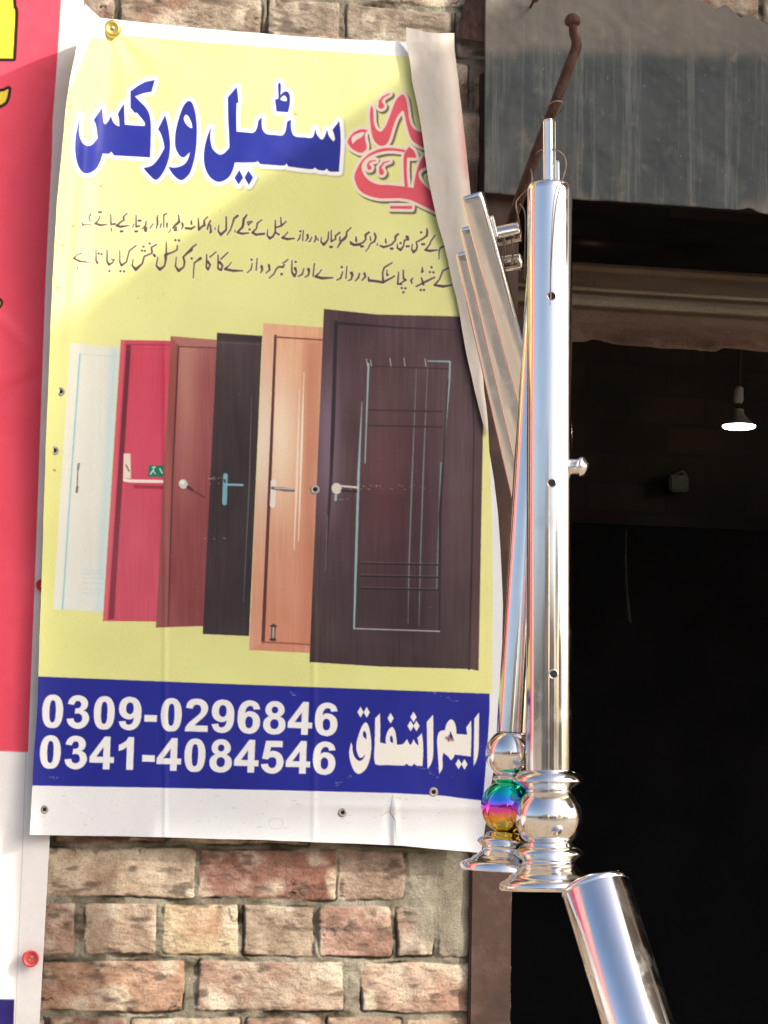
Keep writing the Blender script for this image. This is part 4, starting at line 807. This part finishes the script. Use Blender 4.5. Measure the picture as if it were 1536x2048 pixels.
# ------------------------------------------------------------------ tin hood over the door
hd = empty('shutter_hood', V(1250, 400, -0.045), 'grey streaked tin hood across the top of the doorway with a worn lower edge', 'hood')
HY = -0.045
hx = np.linspace(971, 2350, 480); hv = np.linspace(0, 1, 150)
topE = np.interp(hx, [971, 1200, 1330, 1380, 1400, 1430, 1452, 1480, 1505, 1536, 1600, 2350], [-160, -160, -150, -100, 0, 16, 10, 34, 30, 50, 44, 40])+5*fbm(hx, hx*0, 30, 361)
botE = np.interp(hx, [971, 1536, 2350], [386, 424, 482])+1.6*fbm(hx, hx*0+5, 40, 363)-6*np.exp(-((hx-1500)/14)**2)+4*smooth01((hx-1490)/30)
HP = hx[None, :]+0*hv[:, None]; HYp = topE[None, :]*(1-hv[:, None])+botE[None, :]*hv[:, None]
left = smooth01((HP-971)/30)
dd = HY+0.004*fbm(HP, HYp*0.6, 130, 365, 3)+0.0026*fbm(HP, HYp, 50, 367, 3)+0.012*smooth01((108-HYp)/300)
HX = HP - 3*hv[:, None]*(1-left) - (1-left)*0
fr = at(HX, HYp, dd); bk = at(HX, HYp, dd)+np.array([0, 0.0025, 0])
dust_sun = smooth01((124+22*fbm(HP, HYp, 160, 369)-HYp)/34)*0.72 + 0.5*smooth01((HYp-(botE[None, :]-26))/22)*np.clip(fbm(HP, HYp*0.3, 26, 371)*3, 0, 1) + 0.55*smooth01((HP-1480)/60)*smooth01((HYp-370)/50)  # first term colours in the sunlit top band, the others are dust
dust_sun = dust_sun+0.30*fbm(HP, HYp, 90, 373)+0.5*np.clip(fbm(HP, HYp, 22, 375, 3)*2.4-0.75, 0, 1)
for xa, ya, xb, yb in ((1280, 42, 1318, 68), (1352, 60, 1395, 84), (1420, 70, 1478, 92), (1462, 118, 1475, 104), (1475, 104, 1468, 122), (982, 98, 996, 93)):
    ex, ey = xb-xa, yb-ya; tt = np.clip(((HP-xa)*ex+(HYp-ya)*ey)/(ex*ex+ey*ey), 0, 1); dust_sun = np.maximum(dust_sun, 1.1*np.exp(-(np.hypot(HP-xa-tt*ex, HYp-ya-tt*ey)/2.6)**2))
dust_sun = np.clip(dust_sun, 0, 1)
nr, nc = HP.shape; n0 = nr*nc; Qf = grid_quads(nr, nc).reshape(-1, 4); i_ = np.arange(n0).reshape(nr, nc)
bnd = np.concatenate([i_[0, :], i_[1:, -1], i_[-1, -2::-1], i_[-2:0:-1, 0]]); b2 = np.roll(bnd, -1)
Qa = np.concatenate([Qf, Qf[:, ::-1]+n0, np.stack([bnd, b2, b2+n0, bnd+n0], 1)])
quads_np('front_sheet', np.concatenate([fr.reshape(-1, 3), bk.reshape(-1, 3)]), Qa, M['tin'], hd, np.repeat(np.concatenate([dust_sun.ravel()]*2)[:, None], 3, 1))
p1, p2, p3 = V(977, -6, -0.04), V(911, 76, -0.016), V(973, 84, -0.04); e = Vector((0, 0, 0.0)); p0 = V(960, -120, -0.016); p00 = V(985, -160, -0.04)
vs = [p00, p1, p3, p2, p0]; th = Vector((0.003, 0.002, 0))
mesh('side_plate', [q for q in vs]+[q+th for q in vs], [(0, 1, 2, 3, 4), (9, 8, 7, 6, 5), (0, 5, 6, 1), (1, 6, 7, 2), (2, 7, 8, 3), (3, 8, 9, 4), (4, 9, 5, 0)], M['rust'], hd, False)
def nail(px_, py_, label):
    p = V(px_, py_, HY-0.003); d = Vector((0.1, -1, 0.35)).normalized()
    r_ = lathe('nail', p+d*-0.004, d, [(0, 0.0022), (0.022, 0.0022), (0.0222, 0.0065), (0.025, 0.0062), (0.027, 0.003), (0.0272, 0)], M['rust'], None, 16)
    tag(r_, label, 'nail', 'rusty nails in the tin hood')
nail(1062, 12, 'rusty nail sticking out of the tin hood near its top left corner'); nail(1332, -8, 'rusty nail in the tin hood at the top edge of the photo')

# ------------------------------------------------------------------ rusty rod that carries the steel
rp = [V(1146, 50, -0.46), V(1147, 66, -0.458), V(1153, 92, -0.45), V(1135, 140, -0.44), V(1105, 220, -0.415), V(1070, 312, -0.38), V(1038, 400, -0.34), V(1020, 446, -0.30), V(1006, 470, -0.2), V(1000, 480, -0.02)]
kk = pxm(rp[3])
rod = empty('iron_rod', rp[-1], 'bent rusty iron rod with a knob end sticking out above the hanging steel', 'rod')
tube('bar', rp, [k_*kk for k_ in (9, 9, 11, 10.5, 10.5, 11, 11, 10, 10, 10)], M['rust'], rod, 14, 8)
lathe('knob', V(1145, 52, -0.46), Vector((0, 0.05, 1)), [(0, 8*kk), (4*kk, 15*kk), (10*kk, 16.5*kk), (18*kk, 14*kk), (24*kk, 8*kk), (26*kk, 0.5*kk)], M['rust'], rod, 24)

# ------------------------------------------------------------------ steel balusters
def chain(o_name, label, x0, y0, d0, x1, y1, d1):
    a = V(x0, y0, d0); b = V(x1, y1, d1); return a, (b-a), (b-a).length/math.hypot(x1-x0, y1-y0)
def P2(prof, y0, s_): return [((y-y0)*s_, r*s_) for y, r in prof]
def sph(yc, R, ya, yb, n=22):
    return [(y, math.sqrt(max(R*R-(y-yc)**2, 1))) for y in np.linspace(ya, yb, n)]
def arc_ring(ya, ym, yb, ra, rm, rb, n=5):
    o = []
    for i in range(n+1): t = i/n; o.append((ya+(ym-ya)*t, ra+(rm-ra)*math.sin(t*math.pi/2)**0.8))
    for i in range(1, n+1): t = i/n; o.append((ym+(yb-ym)*(1-math.cos(t*math.pi/2)), rm+(rb-rm)*(1-math.cos(t*math.pi/2))))
    return o
# main baluster
A, AX, s_ = chain('', '', 1099.5, 366, -0.47, 1097, 1784, -0.47); y0 = 366
b1 = empty('baluster', A, 'large polished steel baluster with three drilled holes hanging upside down before the doorway', 'baluster', 'polished steel balusters hung on the iron rod')
lathe('tube', A, AX, P2([(366, 1), (366, 30), (367.5, 37), (371, 42), (377, 44.6), (384, 45.2), (1548, 45.2), (1553, 45)], y0, s_), M['steel'], b1, 96)
lathe('collar', A, AX, P2([(1548, 46)]+arc_ring(1550, 1570, 1583, 52, 70, 50)+[(1586, 46), (1590, 46), (1593, 42)], y0, s_), M['steel'], b1, 96)
lathe('ball', A, AX, P2(sph(1640, 66, 1591, 1689, 40), y0, s_), M['steel'], b1, 96)
lathe('foot', A, AX, P2([(1688, 42), (1690, 48), (1696, 50)]+arc_ring(1697, 1711, 1722, 54, 69, 56)+[(1725, 52), (1729, 54), (1733, 52), (1735, 57), (1742, 62), (1748, 70), (1753, 77), (1756, 78), (1759, 82), (1765, 92), (1770, 96), (1779, 96.5), (1782, 94), (1782.5, 1)], y0, s_), M['steel'], b1, 96)
ah, nh, bh = frame(AX)
for yh, xo in ((608, 4), (984, 5), (1361, 9)):
    c = A+ah*((yh-y0)*s_); dirv = (np.array(CAM)-np.array(c)); dv = Vector(dirv.tolist()); dv = (dv-ah*dv.dot(ah)).normalized()
    sd = ah.cross(dv)*-1; sd = sd if np.dot(np.array(sd), rt) > 0 else -sd
    an = math.asin(xo/45.2); nv = (dv*math.cos(an)+sd*math.sin(an)).normalized()
    hp = c+nv*(45.2*s_)
    o = lathe('drilled_hole', hp-nv*0.0014, nv, [(0, 6.4*s_), (0.0012, 6.8*s_), (0.0018, 8.2*s_), (0.0016, 9.4*s_), (0.0002, 10.4*s_)], M['steel'], b1, 28)
    h_ = lathe('hole', hp+nv*0.0001, nv, [(0, 0.01*s_), (0.00012, 7.4*s_)], M['dark_hole'], o, 24); h_.matrix_parent_inverse = Matrix.Identity(4)
c = V(1134, 934, -0.47); sd = Vector((rt*0.86-fw*0.35).tolist())
lathe('side_stud', c, sd, [(0, 17*s_), (26*s_, 17*s_), (28*s_, 20*s_), (33*s_, 21*s_), (37*s_, 18*s_), (42*s_, 10*s_), (44*s_, 0.2*s_)], M['steel'], b1, 30)
# square stub and tab that stick out of the tube's top
def sqtube(name, pa, pb, wid, thk, rot, mat, parent, rnd=0.22, taper=1.0):
    a, n, b = frame(pb-pa); vs = []; fs = []; c_, s2 = math.cos(rot), math.sin(rot); e1 = n*c_+b*s2; e2 = b*c_-n*s2
    prof = []; r = rnd*min(wid, thk)
    for sx_, sy_, a0 in ((1, 1, 0), (-1, 1, 90), (-1, -1, 180), (1, -1, 270)):
        for i in range(5):
            t = math.radians(a0+i*22.5); prof.append((sx_*(wid/2-r)+r*math.cos(t), sy_*(thk/2-r)+r*math.sin(t)))
    n_ = len(prof); L = (pb-pa).length
    rings = [(0, 0.88), (r*0.5, 0.97), (r, 1.0)]+[(L*i/24, 1.0+(taper-1)*i/24) for i in range(1, 25)]
    for t, q in rings:
        for x_, y_ in prof: vs.append(pa+a*t+(e1*x_+e2*y_)*q)
    for i in range(len(rings)-1):
        for k_ in range(n_):
            k2 = (k_+1) % n_; fs.append((i*n_+k_, i*n_+k2, (i+1)*n_+k2, (i+1)*n_+k_))
    fs.append(tuple(range(n_))[::-1]); fs.append(tuple(range((len(rings)-1)*n_, len(rings)*n_)))
    return mesh(name, vs, fs, mat, parent)
sqtube('top_spigot', V(1099, 239, -0.48), V(1099.5, 372, -0.48), 22*s_, 20*s_, -0.62, M['steel'], b1)
sqtube('top_tab', V(1115.5, 322, -0.49), V(1116, 372, -0.49), 9*s_, 7*s_, 0.5, M['steel'], b1, 0.4)
# smaller baluster behind
A, AX, s_ = chain('', '', 1094, 400, -0.40, 1006.5, 1750, -0.40); y0 = 400
b2 = empty('baluster', A, 'smaller steel baluster with a rainbow coloured ball, leaning behind the large one', 'baluster', 'polished steel balusters hung on the iron rod')
lathe('tube', A, AX, P2([(400, 1), (400, 26), (404, 30), (410, 31.5), (1476, 31.5)], y0, s_), M['steel'], b2, 72)
lathe('ball', A, AX, P2(sph(1517, 50, 1475, 1563, 30), y0, s_), M['steel'], b2, 80)
lathe('neck', A, AX, P2([(1561, 22), (1563, 30), (1567, 32), (1571, 30), (1573, 24)], y0, s_), M['steel'], b2, 64)
lathe('rainbow_ball', A, AX, P2(sph(1620, 53, 1570, 1672, 34), y0, s_), M['rainbow'], b2, 80)['label'] = 'ball plated in rainbow colours'
lathe('foot', A, AX, P2([(1670, 30), (1673, 38), (1678, 40)]+arc_ring(1680, 1690, 1700, 44, 56, 44)+[(1703, 42), (1707, 43), (1710, 48), (1716, 54), (1721, 62), (1724, 64), (1729, 76), (1734, 84), (1738, 86), (1746, 86.5), (1748, 84), (1748.5, 1)], y0, s_), M['steel'], b2, 80)

# ------------------------------------------------------------------ three leaning square bars
def bar(xa, ya, xb, yb, d, d2, wid, thk, rot, label):
    pa, pb = V(xa, ya, d), V(xb, yb, d2); k_ = pxm(pa)
    root = empty('steel_bar', pa, label, 'steel bar', 'flat sided steel bars leaning behind the balusters')
    sqtube('tube', pa, pb, wid*k_, thk*k_, rot, M['steel'], root, 0.36); return root, k_
ba, k_ = bar(944, 389, 1061, 812, -0.388, -0.362, 26, 47, 0.50, 'bright flat sided steel bar standing highest of the three leaning bars')
bb, _ = bar(940, 452, 1048, 915, -0.362, -0.338, 24, 44, 0.46, 'middle of the three leaning flat sided steel bars')
bc, _ = bar(931, 503, 1046, 1005, -0.336, -0.313, 23, 42, 0.42, 'lowest topped of the three leaning flat sided steel bars, nearest the banner')
sqtube('tab', V(984, 432, -0.388), V(994, 475, -0.388), 9*k_, 7*k_, 0.4, M['steel'], ba, 0.4)
def stub(xa, ya, xb, yb, d, r, parent):
    a_, b_ = V(xa, ya, d), V(xb, yb, d-0.012); L = (b_-a_).length; k2 = pxm(a_)
    lathe('peg', a_, b_-a_, [(0, r*k2), (L-5*k2, r*k2), (L-4*k2, r*1.04*k2), (L-1.5*k2, r*0.95*k2), (L+1*k2, r*0.6*k2), (L+2*k2, 0.02*k2)], M['steel'], parent, 40)
stub(984, 476, 1042, 463, -0.325, 20.5, ba); stub(1000, 530, 1045, 523, -0.315, 17, bb)

# ------------------------------------------------------------------ big post at the bottom
pa, pb = V(1189, 1768, -0.60), V(1392, 2420, -0.755); k_ = pxm(pa); L = (pb-pa).length
po = empty('steel_post', pb, 'thick polished steel post leaning at the bottom with a rounded cap', 'post')
lathe('tube', pa, pb-pa, [(7*k_, 67*k_), (9*k_, 68.5*k_), (L, 68.5*k_)], M['steel_post'], po, 110)
lathe('cap', pa, pb-pa, [(-16*k_, 0.1*k_), (-15*k_, 20*k_), (-12*k_, 40*k_), (-8*k_, 54*k_), (-3*k_, 64*k_), (2*k_, 69*k_), (6*k_, 69.6*k_), (9.5*k_, 69.2*k_), (10*k_, 67*k_)], M['steel_post'], po, 110)

# ------------------------------------------------------------------ binding wires
def wire(pts, label, r=0.0011):
    tag(tube('binding_wire', [V(*q) for q in pts], r, M['wire'], None, 6, 8), label, 'wire', 'thin wires tying the steel to the rod')
wire([(1090, 214, -0.43), (1108, 203, -0.45), (1124, 204, -0.45), (1127, 214, -0.44), (1120, 224, -0.42), (1112, 230, -0.40)], 'small wire loop at the upper part of the rusty rod')
wire([(1066, 318, -0.37), (1078, 302, -0.41), (1090, 300, -0.46), (1112, 300, -0.50), (1128, 312, -0.50), (1132, 330, -0.50), (1128, 350, -0.50), (1121, 372, -0.5165), (1112, 410, -0.5175), (1106, 470, -0.5175), (1102, 540, -0.5165), (1101, 600, -0.515)], 'long thin wire curling from the top tab down the front of the large baluster')
wire([(1060, 330, -0.36), (1064, 352, -0.40), (1060, 372, -0.40), (1038, 395, -0.38), (1032, 410, -0.39), (1038, 440, -0.39), (1041, 470, -0.385)], 'wire running down the left side of the large baluster to the upper peg')
wire([(1040, 408, -0.36), (1048, 420, -0.40), (1051, 445, -0.40), (1050, 500, -0.39), (1050, 560, -0.38)], 'double wire beside the pegs, close to the large baluster')
wire([(1008, 478, -0.345), (1009, 500, -0.343), (1008, 512, -0.335), (1006, 524, -0.334)], 'short wire between the two pegs', 0.0013)
wire([(1023, 478, -0.352), (1025, 500, -0.35), (1025, 514, -0.34), (1024, 530, -0.338)], 'second short wire between the two pegs, nearer the large baluster', 0.0013)

# ------------------------------------------------------------------ unseen sheet added up and to the right to shade the wall
n_sun = to_sun
Pq = at(910, 70, -0.03); Ka = 2.2
ax0, az0 = Pq[0]+Ka*(A0[0]-A1[0]), Pq[2]+Ka*(A0[2]-A1[2])
zbot = float(at(450, 1735, -0.03)[2]); dep_a = (az0-zbot)/SZ
aw = empty('sun_blocker', (ax0, 0, az0), 'unseen corrugated tin sheet added up and to the right to shade the wall', 'sun_blocker')
nx = 240; xs_ = np.linspace(ax0, ax0+4.6, nx); ys_ = np.array([-0.03, -dep_a*0.33, -dep_a*0.66, -dep_a])
vs = []; 
for yy in ys_:
    for i, q in enumerate(xs_): vs.append((q, yy, az0+0.012*math.sin(q*2*math.pi/0.08)))
for yy in ys_:
    for i, q in enumerate(xs_): vs.append((q, yy, az0+0.003+0.012*math.sin(q*2*math.pi/0.08)))
vs = np.array(vs); g = grid_quads(4, nx).reshape(-1, 4)
quads_np('shade_sheet', vs, np.concatenate([g, g+4*nx]), M['sun_blocker'], aw)
for q in (ax0+0.05, ax0+2.3, ax0+4.5): box('bracket', (q-0.015, -dep_a+0.02, az0-0.05), (q+0.015, -0.002, az0-0.014), M['rust'], aw)

# ------------------------------------------------------------------ street mirrored in the steel
def plane(name, x0, x1, y0, y1, zz, mat):
    tag(mesh(name, [(x0, y0, zz), (x1, y0, zz), (x1, y1, zz), (x0, y1, zz)], [(0, 1, 2, 3)], mat, None, False), kind='structure')
plane('ground', -400, 400, -400, 400, 0.0, M['earth']); plane('road', -400, 400, -17, -9, 0.006, M['asphalt'])
def house(x0, x1, y, h, mat, label, nwin, doors):
    r_ = empty('shop_house', ((x0+x1)/2, y, 0), label, 'building')
    bm = bmesh.new(); box_bm(bm, (x0, y-7, 0), (x1, y, h)); bm_obj('wall', bm, mat, r_, False)
    bm = bmesh.new(); box_bm(bm, (x0-0.15, y+0.002, h-0.9), (x1+0.15, y+0.22, h-0.7)); box_bm(bm, (x0-0.05, y-0.1, h+0.002), (x1+0.05, y+0.06, h+0.25)); bm_obj('parapet', bm, M['house_cream'], r_, False)
    w_ = (x1-x0)/max(nwin, 1)
    for i in range(nwin):
        c = x0+w_*(i+0.5)
        if h > 4.6: box('window', (c-0.55, y+0.003, h-2.6), (c+0.55, y+0.05, h-1.3), M['glass_dark'], r_)
        if i in doors: box('shutter', (c-w_*0.36, y+0.003, 0.05), (c+w_*0.36, y+0.06, 2.7), M['shutter_blue'], r_)
        else: box('doorway', (c-w_*0.36, y+0.003, 0.05), (c+w_*0.36, y+0.03, 2.7), M['glass_dark'], r_)
house(-34, -20, -27, 4.3, M['house_brick'], 'low red brick shop row across the road, mirrored in the steel', 4, (1, 2))
house(-19, -8, -26, 6.2, M['house_cream'], 'cream two storey house across the road, mirrored in the steel', 3, (0,))
house(-6, 5, -28, 3.8, M['house_brick'], 'small brick shop across the road between the cream house and the trees', 3, (1,))
house(24, 40, -30, 5.0, M['house_cream'], 'long cream shop building across the road beyond the trees', 4, (0, 3))
def tree(x_, y_, h, label, seed):
    rd = random.Random(seed); r_ = empty('street_tree', (x_, y_, 0), label, 'tree', 'trees across the road')
    tube('trunk', [(x_, y_, 0), (x_+0.1, y_, h*0.3), (x_-0.1, y_+0.1, h*0.55), (x_+0.3, y_, h*0.8)], [0.22, 0.17, 0.12, 0.04], M['bark'], r_, 10)
    for a in range(4):
        th = a*1.6+rd.random(); tube('branch', [(x_, y_, h*0.4), (x_+math.cos(th)*h*0.15, y_+math.sin(th)*h*0.15, h*0.6), (x_+math.cos(th)*h*0.28, y_+math.sin(th)*h*0.28, h*0.75)], [0.1, 0.06, 0.02], M['bark'], r_, 7)
    vs = []; fs = []
    cl = [(rd.gauss(0, h*0.16), rd.gauss(0, h*0.16), h*0.7+rd.gauss(0, h*0.13), rd.uniform(.4, .9)) for _ in range(26)]
    for cx_, cy_, cz_, rr_ in cl:
        for _ in range(55):
            d_ = Vector((rd.gauss(0, 1), rd.gauss(0, 1), rd.gauss(0, .8)))*rr_*0.55; c = Vector((x_+cx_, y_+cy_, cz_))+d_
            u_ = Vector((rd.gauss(0, 1), rd.gauss(0, 1), rd.gauss(0, 1))).normalized(); w_ = u_.orthogonal().normalized(); s2 = rd.uniform(.10, .2); i0 = len(vs)
            vs += [c-u_*s2, c+w_*s2*0.5, c+u_*s2, c-w_*s2*0.5]; fs.append((i0, i0+1, i0+2, i0+3))
    mesh('crown', vs, fs, M['leaf'], r_, False)
tree(8.5, -22, 6.2, 'round dark tree beside the small brick shop across the road', 1); tree(13, -24, 7.0, 'tall dark tree in the middle of the row across the road', 2); tree(18.5, -23, 6.0, 'low dark tree beside the long cream building across the road', 3)
